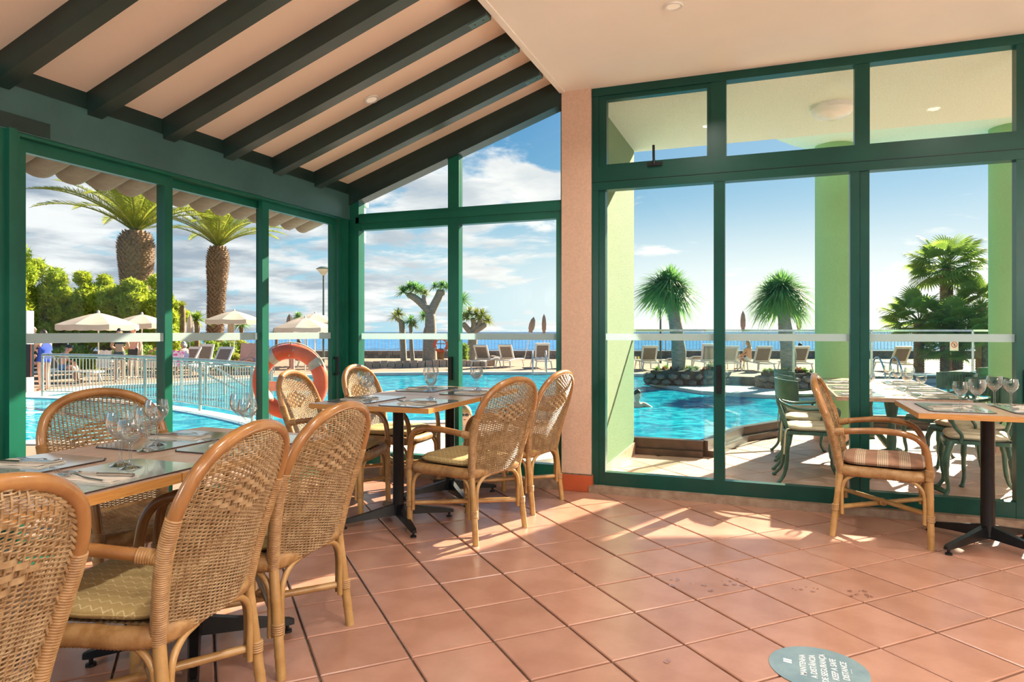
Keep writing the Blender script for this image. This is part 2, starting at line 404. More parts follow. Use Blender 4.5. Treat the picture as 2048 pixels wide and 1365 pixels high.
# gable window
wg = struct(thing('window_1', 'tall green framed gable window looking out to the dragon trees', None), 'tall green framed gable window looking out to the dragon trees'); wg.pop('category', None)
gx = [-3.17, -2.362, -2.268, -1.475, -1.425]
def zg(x): return 2.228 + 0.34*(x+3.186)
def gbox(n, *a): return MB().box(*a).build(n, GREEN, wg, 0)
gbox('transom', -3.20, -1.425, YW, YW+0.07, 1.995, 2.130)
gbox('transom_lip', -3.20, -1.425, YW-0.015, YW, 2.05, 2.10)
gbox('mullion', gx[1], gx[2], YW, YW+0.07, 0.06, 1.995)
MB().extr([(gx[1], YW, 2.13), (gx[2], YW, 2.13), (gx[2], YW, zg(gx[2])+0.03), (gx[1], YW, zg(gx[1])+0.03)], (0, 0.07, 0)).build('mullion', GREEN, wg, 0)
gbox('jamb', -1.475, -1.425, YW, YW+0.07, 0.06, 1.995)
gbox('bottom_rail', -3.17, -1.475, YW, YW+0.07, 0.072, 0.170)
for a, b in ((gx[0], gx[1]), (gx[2], gx[3])):
    pane_y(wg, YW+0.035, a-0.008, b+0.008, 0.165, 2.0)
for a, b in ((-3.186, gx[1]), (gx[2], -1.43)):
    MB().extr([(a, YW+0.03, 2.125), (b, YW+0.03, 2.125), (b, YW+0.03, zg(b)+0.01), (a, YW+0.03, zg(a)+0.01)], (0, 0.008, 0)).build('pane', GLASS, wg, 0)
MB().box(gx[1]+0.02, gx[1]+0.045, YW-0.03, YW, 0.78, 0.96).build('handle', BLACK, wg, 0)
gr = MB(); xa, xb = -3.32, -1.43
gr.extr([(xa, YW-0.03, zg(xa)), (xb, YW-0.03, zg(xb)), (xb, YW-0.03, zraft(xb)+RD+0.02), (xa, YW-0.03, zraft(xa)+RD+0.02)], (0, 0.12, 0))
o = struct(gr.build('rafter', DARKGREEN, None, 0), 'dark green end rafter forming the slanted head of the gable window'); o['group'] = 'dark green ceiling rafters'
struct(MB().box(-3.25, -1.44, YW-0.05, YW+0.16, 0.0, 0.070).build('trim_4', SILL, None, 0), 'brown stone sill below the gable window')

# pillar
pil = struct(MB().box(-1.425, -1.205, YW-0.03, YW+0.22, 0.0, ZC+0.05).build('wall_end', PILLARP, None, 0), 'narrow peach plastered pillar between the two windows')
sk = MB().box(-1.440, -1.192, YW-0.045, YW+0.0, 0.0, 0.118); sk = struct(sk.build('baseboard_pillar', SKIRT, None, 0), 'red brown tile skirting around the foot of the pillar')
MB().box(-1.436, -1.196, YW-0.041, YW, 0.118, 0.126).build('mortar_line', GROUT, sk, 0)

# right hand glazed front
wr = struct(thing('window_2', 'wide green framed glass front facing the terrace', None), 'wide green framed glass front facing the terrace'); wr.pop('category', None)
def rbox(n, *a, m=GREEN): return MB().box(*a).build(n, m, wr, 0)
FG = mat('frame_green', (0.005, 0.062, 0.044), 0.32, nscale=3, namt=0.12, spec=0.3)
Y0, Y1 = YW-0.005, YW+0.075
rbox('side_frame', -1.203, -1.155, Y0, Y1, 0.05, ZC, m=FG); rbox('side_frame', -1.155, -1.108, Y0+0.012, Y1, 0.05, 2.19, m=FG)
rbox('transom', -1.200, 3.6, Y0-0.004, Y1+0.003, 2.178, 2.345, m=FG)
rbox('transom_groove', -1.203, 3.6, Y0-0.007, Y0-0.003, 2.235, 2.238, m=BLACK)
rbox('head_frame', -1.200, 3.6, Y0-0.006, Y1+0.003, 2.858, ZC+0.02, m=FG)
rbox('mullion', -0.355, -0.283, Y0, Y1, 0.05, 2.178, m=FG); rbox('mullion', -0.374, -0.274, Y0, Y1, 2.345, 2.858, m=FG)
rbox('mullion', 0.482, 0.536, Y0, Y1, 0.05, 2.178, m=FG); rbox('mullion', 0.540, 0.593, Y0+0.008, Y1, 0.05, 2.178, m=FG)
rbox('mullion', 0.508, 0.594, Y0, Y1, 2.345, 2.858, m=FG)
rbox('mullion', 1.368, 1.47, Y0, Y1, 0.05, ZC, m=FG); rbox('mullion', 2.30, 2.40, Y0, Y1, 0.05, ZC, m=FG); rbox('mullion', 3.22, 3.32, Y0, Y1, 0.05, ZC, m=FG)
spans = [(-1.11, -0.353), (-0.285, 0.484), (0.592, 1.368), (1.47, 2.30), (2.40, 3.22)]
for a, b in spans:
    rbox('bottom_rail', a, b, Y0+0.004, Y1-0.01, 0.05, 0.145, m=FG)
    pane_y(wr, YW+0.035, a-0.008, b+0.008, 0.14, 2.183)
for a, b in ((-0.274, 0.508), (0.594, 1.372), (1.47, 2.30), (2.40, 3.22)):
    pane_y(wr, YW+0.035, a-0.008, b+0.008, 2.34, 2.865, False)
tl = rbox('tilting_sash', -1.155, -1.098, Y0+0.01, Y1-0.01, 2.345, 2.858, m=FG)
for a in ((-0.40, -0.374, 2.345, 2.858), (-1.098, -0.40, 2.345, 2.362), (-1.098, -0.40, 2.826, 2.858)):
    MB().box(a[0], a[1], Y0+0.01, Y1-0.01, a[2], a[3]).build('sash_bar', FG, wr, 0)
pane_y(wr, YW+0.03, -1.105, -0.392, 2.355, 2.835, False)
lt = MB().box(-0.80, -0.70, YW-0.03, YW-0.005, 2.318, 2.342); lt.tube([(-0.755, YW-0.025, 2.33), (-0.755, YW-0.035, 2.38), (-0.757, YW-0.03, 2.46)], 0.009, 8)
lt.build('latch', BLACK, wr)
for x in (-0.319, 1.42):
    h = MB().box(x-0.017, x+0.017, YW-0.022, YW-0.004, 0.74, 0.93).box(x-0.008, x+0.008, YW-0.034, YW-0.02, 0.86, 0.90); h.build('handle', BLACK, wr, 0)
struct(MB().box(-1.215, 3.6, YW-0.055, YW+0.13, 0.0, 0.050).build('trim_5', SILL, None, 0), 'worn brown stone sill below the glass front')
struct(MB().box(3.6, 3.75, -4.2, 5.2, -0.1, 3.1).build('wall_right', CREAM, None, 0), 'cream plaster side wall of the dining room')

# ceiling fittings and lamps
LENS = mat('lamp_lens', (0.55, 0.42, 0.30), 0.4); LENS.node_tree.nodes['Principled BSDF'].inputs['Emission Color'].default_value = (1.0, 0.85, 0.65, 1); LENS.node_tree.nodes['Principled BSDF'].inputs['Emission Strength'].default_value = 0.22
def downlight(x, y, z, label, power, slope=0.0):
    t = thing('downlight', label, 'ceiling light', (x, y, z), 0, 'recessed ceiling spotlights'); t.rotation_euler = (0, -math.atan(slope), 0)
    MB().lathe([(0.036, 0.0), (0.050, 0.0), (0.052, -0.004), (0.047, -0.010), (0.036, -0.008), (0.034, 0.02)], 28).build('ring', WHITE, t)
    MB().lathe([(0.0, -0.004), (0.036, -0.004)], 20).build('lens', LENS, t)
    if power:
        L = bpy.data.lights.new('downlight_lamp', 'AREA'); L.shape = 'DISK'; L.size = 0.09; L.energy = power; L.color = (1.0, 0.94, 0.86); L.spread = radians(150)
        lo = bpy.data.objects.new('lamp', L); COL.objects.link(lo); lo.parent = t; lo.location = (0, 0, -0.020)
    return t
LP = 11.5
downlight(-0.483, 3.747, ZC, 'round white recessed spotlight in the flat cream ceiling', LP)
for (x, y) in ((1.2, 3.6), (2.8, 3.6), (-0.46, 1.6), (1.2, 1.6), (2.8, 1.6), (-0.46, -0.6), (1.2, -0.6), (2.8, -0.6), (-0.46, -2.8), (1.2, -2.8), (2.8, -2.8)):  # unseen spotlights added as fill light for the interior
    downlight(x, y, ZC, 'added unseen fill spotlight, round and white, recessed in the flat ceiling', LP)
downlight(-2.42, 3.83, zraft(-2.42)+RD, 'small round white spotlight set in the sloping peach ceiling', 0, SLOPE)
for y in (2.30, 0.93, -0.46, -1.85): downlight(-2.42, y, zraft(-2.42)+RD, 'small round white spotlight further along the sloping ceiling', 0, SLOPE)
def pendant(x, y, z, zt):  # invented hanging bulb, kept out of view, added to brighten the room
    t = thing('added_fill_lamp', 'added unseen fill lamp, a bare bulb hanging along the cream side wall', 'added lamp', (x, y, z), 0, 'added fill lamps out of view')
    MB().lathe([(0.0, -0.05), (0.03, -0.05), (0.03, 0.06), (0.02, 0.10), (0.0, 0.10)], 24).build('socket', WHITE, t); MB().tube([(0, 0, 0.1), (0, 0, zt-z)], 0.006, 6).build('cord', BLACK, t)
    L = bpy.data.lights.new('fill_bulb', 'POINT'); L.energy = PW; L.shadow_soft_size = 0.16; L.color = (1.0, 0.94, 0.86); lo = bpy.data.objects.new('bulb', L); COL.objects.link(lo); lo.parent = t; lo.location = (0, 0, -0.24); return t
PW = 32.0
for y in (0.8, -0.2, -1.2): pendant(3.32, y, 2.2, ZC)
for (x, y) in ((-2.82, -0.85), (-3.04, -1.75)): pendant(x, y, 2.0, zraft(x)+RD)['label'] = 'added unseen fill lamp, a bare bulb hanging from the sloping ceiling'
# ================================================================== rattan chairs
RATTAN = mat('rattan_cane', (0.37, 0.175, 0.055), 0.25, nscale=9, col2=(0.25, 0.105, 0.03), stretch=(1, 1, 0.35), coat=0.3)
CANE = mat('pale_cane', (0.47, 0.28, 0.105), 0.33, nscale=10, col2=(0.34, 0.18, 0.055), coat=0.25)
WICKER = mat('wicker_weave', (0.40, 0.27, 0.14), 0.42, nscale=25, col2=(0.26, 0.15, 0.065))
BINDING = mat('cane_binding', (0.42, 0.245, 0.10), 0.42, nscale=30, col2=(0.28, 0.14, 0.045))
def stripe_mat(name, base, line, scale, kind):
    m = bpy.data.materials.new(name); m.use_nodes = True; k = NT(m.node_tree); b = k.n['Principled BSDF']; b.inputs['Roughness'].default_value = 0.85
    tc_ = k.new('ShaderNodeTexCoord').outputs['Object']; s_ = k.new('ShaderNodeSeparateXYZ'); k.l.new(tc_, s_.inputs[0])
    if kind == 'wave':
        zig = k.math('PINGPONG', s_.outputs[1], 0.016); u = k.math('ADD', s_.outputs[0], k.math('MULTIPLY', zig, 0.75))
        f = k.math('PINGPONG', k.math('ADD', u, 2.0), scale); fac = k.ramp(f, (0.0, 0.0032, 1.0, 0.0))
        c = k.mix(fac, base, line)
    else:
        f = k.math('PINGPONG', k.math('ADD', s_.outputs[1], 2.0), 0.0048); fine = k.ramp(f, (0.0016, 0.0026))
        zone = k.ramp(k.math('PINGPONG', k.math('ADD', s_.outputs[1], 2.03), 0.055), (0.026, 0.029))
        c = k.mix(k.math('MULTIPLY', fine, zone), base, line)
    n_ = k.noise(tc_, 260, 2); c = k.mix(k.ramp(n_, (0.35, 0.65, 0.0, 0.18)), c, (0.12, 0.08, 0.04))
    k.put(b.inputs['Base Color'], c); return m
KHAKI = stripe_mat('khaki_zigzag_cloth', (0.44, 0.31, 0.12), (0.66, 0.54, 0.30), 0.0155, 'wave')
REDSTR = stripe_mat('red_striped_cloth', (0.36, 0.19, 0.115), (0.60, 0.49, 0.34), 0.01, 'bars')
HOOP_R = 0.0185
half = [(0.205,-0.20,0.36),(0.222,-0.218,0.47),(0.240,-0.240,0.57),(0.250,-0.268,0.67),(0.244,-0.296,0.755),(0.208,-0.325,0.835),(0.125,-0.348,0.893),(0.0,-0.357,0.915)]
half = [(x, y, z if z < 0.6 else 0.6+(z-0.6)*0.925) for x, y, z in half]
hoop = catmull([(-x, y, z) for x, y, z in half[:-1]] + list(reversed(half)), 8)
def edge_at(z):                            # half width and y of the hoop at a height (right side)
    R = [p for p in hoop[len(hoop)//2:]]
    for a, b in zip(R[:-1], R[1:]):
        if (a.z-z)*(b.z-z) <= 0 and abs(a.z-b.z) > 1e-6:
            t = (z-a.z)/(b.z-a.z); return abs(a.x+(b.x-a.x)*t), a.y+(b.y-a.y)*t
    return (0.0, -0.357) if z > 0.88 else (0.205, -0.20)
def back_pt(s, z, off=0.0):                # point of the woven panel, s in -1..1
    hw, y = edge_at(z); hw = max(hw-0.012, 0.0)
    return Vector((s*hw, y - 0.045*(1-s*s)*min(1, hw/0.2) + off, z))
def rings(path, r, step, amp=0.0022, n=10):  # bound tube: a ridge for each turn of the binding
    P = [Vector(p) for p in path]; L = [0]
    for a, b in zip(P[:-1], P[1:]): L.append(L[-1]+(b-a).length)
    m = max(2, int(L[-1]/step)); out = []; rs = []
    for i in range(2*m+1):
        d = L[-1]*i/(2*m); k = max(j for j in range(len(L)) if L[j] <= d+1e-9); k = min(k, len(P)-2)
        t = (d-L[k])/max(1e-9, L[k+1]-L[k]); out.append(P[k].lerp(P[k+1], t)); rs.append(r + (amp if i % 2 else 0))
    return out, rs
def node_tube(mb, a, b, r, n=10, nodes=(0.35, 0.8)):
    a, b = Vector(a), Vector(b); P = []; R = []
    for t in sorted([0, 1]+[x+d for x in nodes for d in (-0.02, 0, 0.02)]):
        P.append(a.lerp(b, t)); R.append(r*(1.08 if any(abs(t-x) < 1e-6 for x in nodes) else 1.0))
    mb.tube(P, R, n)
def weave():
    mb = MB(); NW = 25; z = 0.372; row = 0
    def indiamond(s, z, hw): return abs(z-0.705) < 0.048 and abs(s*hw) < 0.145*(1-abs(z-0.705)/0.075)
    while z < 0.905:
        hw, _ = edge_at(z)
        if hw < 0.03: break
        run = []
        nst = max(4, int(round(NW*hw/0.25))); M = nst*3
        for i in range(M+1):
            s = -1+2*i/M; ins = indiamond(s, z, hw)
            off = 0.0038*cos(pi*nst*(s+1)/2*1.0 + (pi if row % 2 else 0))
            if ins:
                if len(run) > 1: mb.tube(run, 0.0022 if z < 0.76 else 0.0021, 4, caps=False, flat=1.0)
                run = []
            else: run.append(back_pt(s, z, off))
        if len(run) > 1: mb.tube(run, 0.0022 if z < 0.76 else 0.0021, 4, caps=False)
        z += 0.0049 if z < 0.62 else (0.0054 if z < 0.74 else 0.0068); row += 1
    for i in range(1, NW):                  # upright stakes in pairs
        s = -1+2*i/NW; P = []
        x0 = s*0.22
        for k in range(26):
            z = 0.368+0.53*k/25; hw, _ = edge_at(z)
            if abs(x0)*1.0 > hw-0.015: continue
            P.append(back_pt(x0/max(hw-0.012, 1e-3), z))
        if len(P) > 2: mb.tube(P, 0.0030, 5, caps=False)
    # broad basket weave in the middle
    r = 0
    z = 0.664
    while z < 0.752:
        ex = 0.150*(1-abs(z-0.705)/0.085); n_ = 10; P = []
        for i in range(n_*4+1):
            x = -ex+2*ex*i/(n_*4); hw, _ = edge_at(z)
            P.append((back_pt(x/max(hw-0.012, 1e-3), z, 0.0065*cos(pi*(x/0.032)+(pi if r % 2 else 0)))))
        V = []; F = []
        for p in P: V += [p+Vector((0, -0.0015, -0.0062)), p+Vector((0, -0.0015, 0.0062)), p+Vector((0, 0.0015, 0.0062)), p+Vector((0, 0.0015, -0.0062))]
        for i in range(len(P)-1):
            for k in range(4): F.append((i*4+k, i*4+(k+1) % 4, i*4+4+(k+1) % 4, i*4+4+k))
        mb.add(V, F); z += 0.0145; r += 1
    # twisted edging along the inside of the hoop
    for ph in (0, pi):
        P = []
        for i in range(6, len(hoop)-6):
            c0 = hoop[i]; inner = Vector((0, c0.y, 0.62)); d = (Vector((0, c0.y-0.03, min(c0.z, 0.70)))-c0); d.normalize()
            for j in range(2):
                cc = c0.lerp(hoop[i+1], j/2) + d*0.021; a = ph+(i*2+j)*0.9
                P.append(cc+Vector((0.0045*cos(a), 0.0045*sin(a), 0.003*sin(a))))
        mb.tube(P, 0.0042, 5)
    # strands wrapped from the panel round the hoop
    return mb
def cushion_mesh(name, m, hx=0.222, hy=0.215, h=0.048, z0=0.408, tilt=0.0):
    N = 20; mb = MB()
    def sq(a, e=0.45):
        c_, s_ = cos(a), sin(a); return (abs(c_)**e)*(1 if c_ >= 0 else -1), (abs(s_)**e)*(1 if s_ >= 0 else -1)
    prof = [(0.0, 1.0), (0.45, 0.99), (0.75, 0.95), (0.92, 0.82), (0.985, 0.62), (1.0, 0.42), (0.985, 0.22), (0.95, 0.06), (0.88, 0.0), (0.0, 0.0)]
    n = 44; V = []; F = []
    for (r, t) in prof:
        for k in range(n):
            x, y = sq(2*pi*k/n); wob = 0.003*sin(7*2*pi*k/n) if 0.4 < r < 0.99 else 0
            V.append((x*hx*r*(0.96+0.04*(y > 0)), y*hy*r+0.008, z0+h*t+wob*t + 0.006*sin(x*3+1)*t))
    for i in range(len(prof)-1):
        for k in range(n): F.append((i*n+k, (i+1)*n+k, (i+1)*n+(k+1) % n, i*n+(k+1) % n))
    mb.add(V, F); mb.tube([(V[5*n+k][0]*1.005, V[5*n+k][1]*1.005, V[5*n+k][2]) for k in range(n)], 0.003, 5, closed=True)
    return mb.mesh(name, m, 60)
WEAVE_ME = weave().mesh('woven_back', WICKER, 60)
def make_chair():
    t = thing('rattan_armchair', 'rattan armchair', 'chair')
    MB().tube(hoop, HOOP_R, 12).build('back_hoop', RATTAN, t, 60)
    link('woven_back', WEAVE_ME, t)
    for sg in (-1, 1):
        low = [Vector((sg*abs(p.x), p.y, p.z)) for p in hoop[len(hoop)//2:] if p.z < 0.70]
        P, R = rings(low, HOOP_R+0.0015, 0.0062); MB().tube(P, R, 12).build('side_binding', BINDING, t, 60)
        rl = MB(); node_tube(rl, (sg*0.205, -0.200, 0.40), (sg*0.222, -0.246, 0.0), 0.0172); leg = rl.build('leg', CANE, t, 60)
        arm = catmull([(sg*0.236,-0.243,0.590),(sg*0.262,-0.15,0.606),(sg*0.281,-0.02,0.618),(sg*0.284,0.09,0.612),(sg*0.278,0.165,0.588),(sg*0.268,0.207,0.535),(sg*0.262,0.222,0.46),(sg*0.260,0.225,0.40)], 7)
        am = MB().tube(arm, 0.0172, 10).build('armrest', RATTAN, t, 60)
        P, R = rings(arm[:6], 0.0195, 0.006); MB().tube(P, R, 10).build('arm_binding', BINDING, am, 60)
        fl = MB(); node_tube(fl, (sg*0.260, 0.225, 0.42), (sg*0.252, 0.232, 0.0), 0.0175); leg2 = fl.build('leg', CANE, t, 60)
        P, R = rings([(sg*0.260, 0.225, 0.365), (sg*0.260, 0.225, 0.425)], 0.0205, 0.006); MB().tube(P, R, 10).build('joint_binding', BINDING, leg2, 60)
        for (x, y, z) in ((sg*0.254, 0.230, 0.165), (sg*0.215, -0.228, 0.165)):
            P, R = rings([(x, y, z-0.018), (x, y, z+0.018)], 0.0195, 0.006)
            MB().tube(P, R, 10).build('joint_binding', BINDING, leg2 if y > 0 else leg, 60)
        # arched braces under the seat
        for (lx, ly, dx, dy) in ((0.254, 0.229, 0, -1), (0.254, 0.229, -1, 0), (0.213, -0.222, 0, 1), (0.213, -0.222, -1, 0)):
            ux, uy = sg*dx, dy
            P = [(sg*lx+ux*0.026, ly+uy*0.026, 0.13), (sg*lx+ux*0.026, ly+uy*0.026, 0.26), (sg*lx+ux*0.040, ly+uy*0.040, 0.315), (sg*lx+ux*0.080, ly+uy*0.080, 0.350), (sg*lx+ux*0.135, ly+uy*0.135, 0.362)]
            MB().tube(catmull(P, 5), 0.0105, 8).build('brace', CANE, t, 60)
    sr = catmull([(-0.235,0.195,0.378),(0,0.235,0.378),(0.235,0.195,0.378),(0.232,0.0,0.378),(0.20,-0.19,0.378),(0,-0.205,0.378),(-0.20,-0.19,0.378),(-0.232,0,0.378)], 10, True)
    P = []; R = []
    for i, p in enumerate(sr):
        nx = sr[(i+1) % len(sr)]
        for j in range(4): P.append(p.lerp(nx, j/4)); R.append(0.0275 if j % 2 else 0.0255)
    MB().tube(P, R, 9, closed=True, flat=1.15).build('seat_frame', BINDING, t, 60)
    sp = MB().grid(lambda u, v: Vector(((u-0.5)*0.43*(1-0.10*(1-v)), -0.19+0.40*v, 0.400-0.018*sin(pi*u)*sin(pi*v)+0.004*sin(u*2*pi*9)*(1 if int(v*40) % 2 else -1))), 73, 41)
    sp.build('seat_panel', WICKER, t, 60)
    for a, b in (((-0.252, 0.229, 0.165), (0.214, -0.226, 0.165)), ((0.252, 0.229, 0.185), (-0.214, -0.226, 0.185))):
        m_ = MB(); node_tube(m_, a, b, 0.0135, 9, (0.3, 0.72)); m_.build('stretcher', CANE, t, 60)
    P, R = rings([(-0.02, 0.0, 0.175), (0.03, 0.01, 0.175)], 0.018, 0.006); MB().tube(P, R, 8).build('stretcher_binding', BINDING, t, 60)
    return t
chair0 = make_chair()
CUSH = cushion_mesh('cushion', KHAKI); CUSHRED = cushion_mesh('cushion', REDSTR)
def place_chair(x, y, deg, label, cush=CUSH, first=[True]):
    # deg: direction the sitter faces, measured from the room's x axis
    rz = radians(deg-90)
    if first[0]: c = chair0; c.location = (x, y, 0); c.rotation_euler = (0, 0, rz); c['label'] = label; first[0] = False
    else: c = dup(chair0, (x, y, 0), rz, label, skip=('cushion',))
    if cush: link('cushion', cush, c)
    c['group'] = 'rattan armchairs in the dining room'
    return c
place_chair(-1.63, 0.76, 183, 'rattan armchair at the long table before the middle table of the row')
place_chair(-1.70, 1.48, 191, 'rattan armchair with khaki zigzag cushion at the middle of the long table')
place_chair(-1.78, 2.06, 184, 'rattan armchair at the end of the long table beside the terracotta aisle')
place_chair(-2.44, 2.10, -14, 'rattan armchair with a bare woven seat on the poolside of the long table', None)
place_chair(-2.61, 3.77, 12, 'rattan armchair in front of the big orange lifebuoy behind the glass')
place_chair(-2.62, 4.50, 4, 'rattan armchair in the corner by the green corner post')
place_chair(-1.655, 3.67, 163, 'rattan armchair with khaki cushion turned slightly from the middle table, sunlit floor behind')
place_chair(-1.61, 4.335, 172, 'rattan armchair at the middle table right beside the peach pillar')
place_chair(0.607, 4.449, -8, 'rattan armchair with red striped cushion before the terrace glass', CUSHRED)

# ================================================================== tables
def wood_mat():
    m = bpy.data.materials.new('table_laminate'); m.use_nodes = True; k = NT(m.node_tree); b = k.n['Principled BSDF']
    tc_ = k.new('ShaderNodeTexCoord').outputs['Object']; mp = k.new('ShaderNodeMapping'); k.l.new(tc_, mp.inputs[0]); mp.inputs['Scale'].default_value = (14, 1.2, 20)
    n_ = k.noise(mp.outputs[0], 3.5, 6, 0.6, 0.6)
    k.put(b.inputs['Base Color'], k.mix(k.ramp(n_, (0.35, 0.65)), (0.37, 0.22, 0.14), (0.47, 0.31, 0.22))); b.inputs['Roughness'].default_value = 0.28; return m
LAM = wood_mat()
EDGE = mat('table_edging', (0.55, 0.27, 0.075), 0.38, nscale=6, col2=(0.40, 0.17, 0.04), stretch=(2, 2, 60))
TZ = 0.742
def make_table(name, label, x, y, rz, wx, wy, base=True):
    t = thing(name, label, 'table', (x, y, 0), rz, 'dining tables')
    MB().box(-wx/2+0.0015, wx/2-0.0015, -wy/2+0.0015, wy/2-0.0015, TZ-0.026, TZ).build('table_top', LAM, t, 0)
    e = MB()
    for a in ((-wx/2, wx/2, -wy/2, -wy/2+0.0016), (-wx/2, wx/2, wy/2-0.0016, wy/2), (-wx/2, -wx/2+0.0016, -wy/2+0.0016, wy/2-0.0016), (wx/2-0.0016, wx/2, -wy/2+0.0016, wy/2-0.0016)): e.box(*a, TZ-0.028, TZ-0.001)
    e.build('edging', EDGE, t, 0)
    MB().lathe([(0.036, 0.06), (0.0335, 0.075), (0.0335, TZ-0.05), (0.036, TZ-0.045)], 20).build('column', BLACK, t)
    MB().box(-0.16, 0.16, -0.03, 0.03, TZ-0.047, TZ-0.026).box(-0.03, 0.03, -0.16, 0.16, TZ-0.047, TZ-0.0262).build('mounting_cross', BLACK, t, 0)
    for k in range(4):
        a = radians(45+90*k); d = Vector((cos(a), sin(a), 0)); s_ = Vector((-sin(a), cos(a), 0))
        V = []
        for r, z0, z1, hw in ((0.02, 0.05, 0.118, 0.023), (0.18, 0.042, 0.082, 0.020), (0.335, 0.030, 0.052, 0.017), (0.350, 0.030, 0.046, 0.012)):
            c_ = d*r; V += [c_-s_*hw+Vector((0,0,z0)), c_+s_*hw+Vector((0,0,z0)), c_+s_*hw*0.7+Vector((0,0,z1)), c_-s_*hw*0.7+Vector((0,0,z1))]
        F = [(0,3,2,1), (12,13,14,15)]+[(i*4+j, i*4+(j+1)%4, i*4+4+(j+1)%4, i*4+4+j) for i in range(3) for j in range(4)]
        f = MB().add(V, F).build('foot', BLACK, t, 30)
        c_ = d*0.325; MB().lathe([(0.007, 0.034), (0.007, 0.012), (0.017, 0.010), (0.018, 0.0)], 14, (c_.x, c_.y, 0)).build('glide', BLACK, f)
    return t
make_table('dining_table', 'square laminate table forming the end of the long row by the sliding doors', -1.97, 1.93, 0, 0.70, 0.775)
make_table('dining_table', 'laminate table in the middle of the long row by the sliding doors', -1.97, 1.152, 0, 0.70, 0.775)
make_table('dining_table', 'laminate table at the start of the long row furthest from the gable window', -1.97, 0.374, 0, 0.70, 0.775)
make_table('dining_table', 'square laminate table with black pedestal at the head of the middle pair', -2.105, 3.632, 0, 0.775, 0.70)
make_table('dining_table', 'square laminate table of the middle pair beside the gable window', -2.105, 4.345, 0, 0.775, 0.70)
make_table('dining_table', 'laminate table beside the red cushioned armchair and the glass front', 1.10, 4.345, 0, 0.775, 0.70)

# ================================================================== table settings
MATTOP = mat('placemat_print', (0.20, 0.235, 0.24), 0.07, nscale=5, col2=(0.36, 0.40, 0.38), coat=0.6)
MATRIM = mat('placemat_edge', (0.05, 0.03, 0.025), 0.5, nscale=30)
NAPKIN = mat('napkin_paper', (0.62, 0.56, 0.47), 0.9, nscale=12, namt=0.08)
STEEL = mat('cutlery_steel', (0.70, 0.70, 0.70), 0.12, 1.0, nscale=40, namt=0.05)
def mat_mesh():
    hx, hy, c = 0.220, 0.150, 0.026
    poly = [(-hx+c,-hy),(hx-c,-hy),(hx,-hy+c),(hx,hy-c),(hx-c,hy),(-hx+c,hy),(-hx,hy-c),(-hx,-hy+c)]
    return MB().prism(poly, 0.0, 0.0035).mesh('placemat', MATRIM, 0), MB().prism([(x*0.985, y*0.98) for x, y in poly], 0.0035, 0.0045).mesh('printed_face', MATTOP, 0)
MAT_ME, FACE_ME = mat_mesh()
def fork_mesh():
    mb = MB(); P = [(0, -0.10, 0.004), (0, -0.02, 0.006), (0, 0.03, 0.012), (0, 0.052, 0.006)]
    mb.tube(catmull(P, 5), [0.0045]*6+[0.003]*6+[0.0055]*4, 8, flat=0.45)
    for k in range(4):
        x = (k-1.5)*0.0055; mb.tube(catmull([(x, 0.050, 0.006), (x, 0.075, 0.005), (x*1.05, 0.105, 0.016)], 4), 0.0014, 6)
    mb.ell((0, 0.052, 0.006), 0.0105, 0.010, 0.002, 10, 6); return mb.mesh('fork', STEEL, 60)
def knife_mesh():
    mb = MB(); mb.tube(catmull([(0, -0.115, 0.006), (0, -0.05, 0.0065), (0, -0.005, 0.006)], 4), [0.0065]*9, 8, flat=0.7)
    mb.add([(-0.001,-0.005,0.003),(0.001,-0.005,0.003),(0.001,-0.005,0.013),(-0.001,-0.005,0.013),(-0.001,0.085,0.003),(0.001,0.085,0.003),(0.001,0.085,0.014),(-0.001,0.085,0.014),(0,0.112,0.008)],
           [(0,3,2,1),(0,1,5,4),(1,2,6,5),(2,3,7,6),(3,0,4,7),(4,5,8),(5,6,8),(6,7,8),(7,4,8)]); return mb.mesh('knife', STEEL, 60)
def napkin_mesh():
    mb = MB(); mb.grid(lambda u, v: Vector(((u-0.5)*0.10, (v-0.5)*0.205, 0.004+0.0015*sin(u*9)+0.001*sin(v*14))), 9, 17)
    mb.grid(lambda u, v: Vector(((u-0.5)*0.10, (v-0.5)*0.205, 0.0)), 2, 2)
    mb.box(-0.05, 0.05, -0.1025, 0.1025, 0.0, 0.0036); return mb.mesh('napkin', NAPKIN, 60)
FORK, KNIFE, NAPK = fork_mesh(), knife_mesh(), napkin_mesh()
def glass_mesh(name, H, rb, rim, foot=0.031):
    st = H*0.50
    out = [(0.0, 0.0), (foot, 0.0), (foot, 0.0015), (foot*0.55, 0.006), (0.006, 0.013), (0.0045, 0.03), (0.0045, st-0.012), (0.008, st-0.002), (rb*0.55, st+0.010), (rb*0.88, st+(H-st)*0.34), (rb, st+(H-st)*0.58), ((rb+rim)/2, st+(H-st)*0.82), (rim, H)]
    inn = [(rim-0.0014, H), ((rb+rim)/2-0.0014, st+(H-st)*0.82), (rb-0.0014, st+(H-st)*0.58), (rb*0.88-0.0016, st+(H-st)*0.34), (rb*0.5, st+0.013), (0.0, st+0.006)]
    return MB().lathe(out+inn, 28).mesh(name, WINE, 60)
GW, GR = glass_mesh('wine_glass', 0.150, 0.0365, 0.0315), glass_mesh('wine_glass', 0.165, 0.041, 0.035, 0.034)
def put_glass(px, py, where, big=False, z=TZ+0.005):
    p = G(px, py, z); o = link('wine_glass', GR if big else GW, None, (p.x, p.y, z))
    return tag(o, ('large' if big else 'small') + ' wine glass ' + where, 'wine glass', 'wine glasses on the tables')
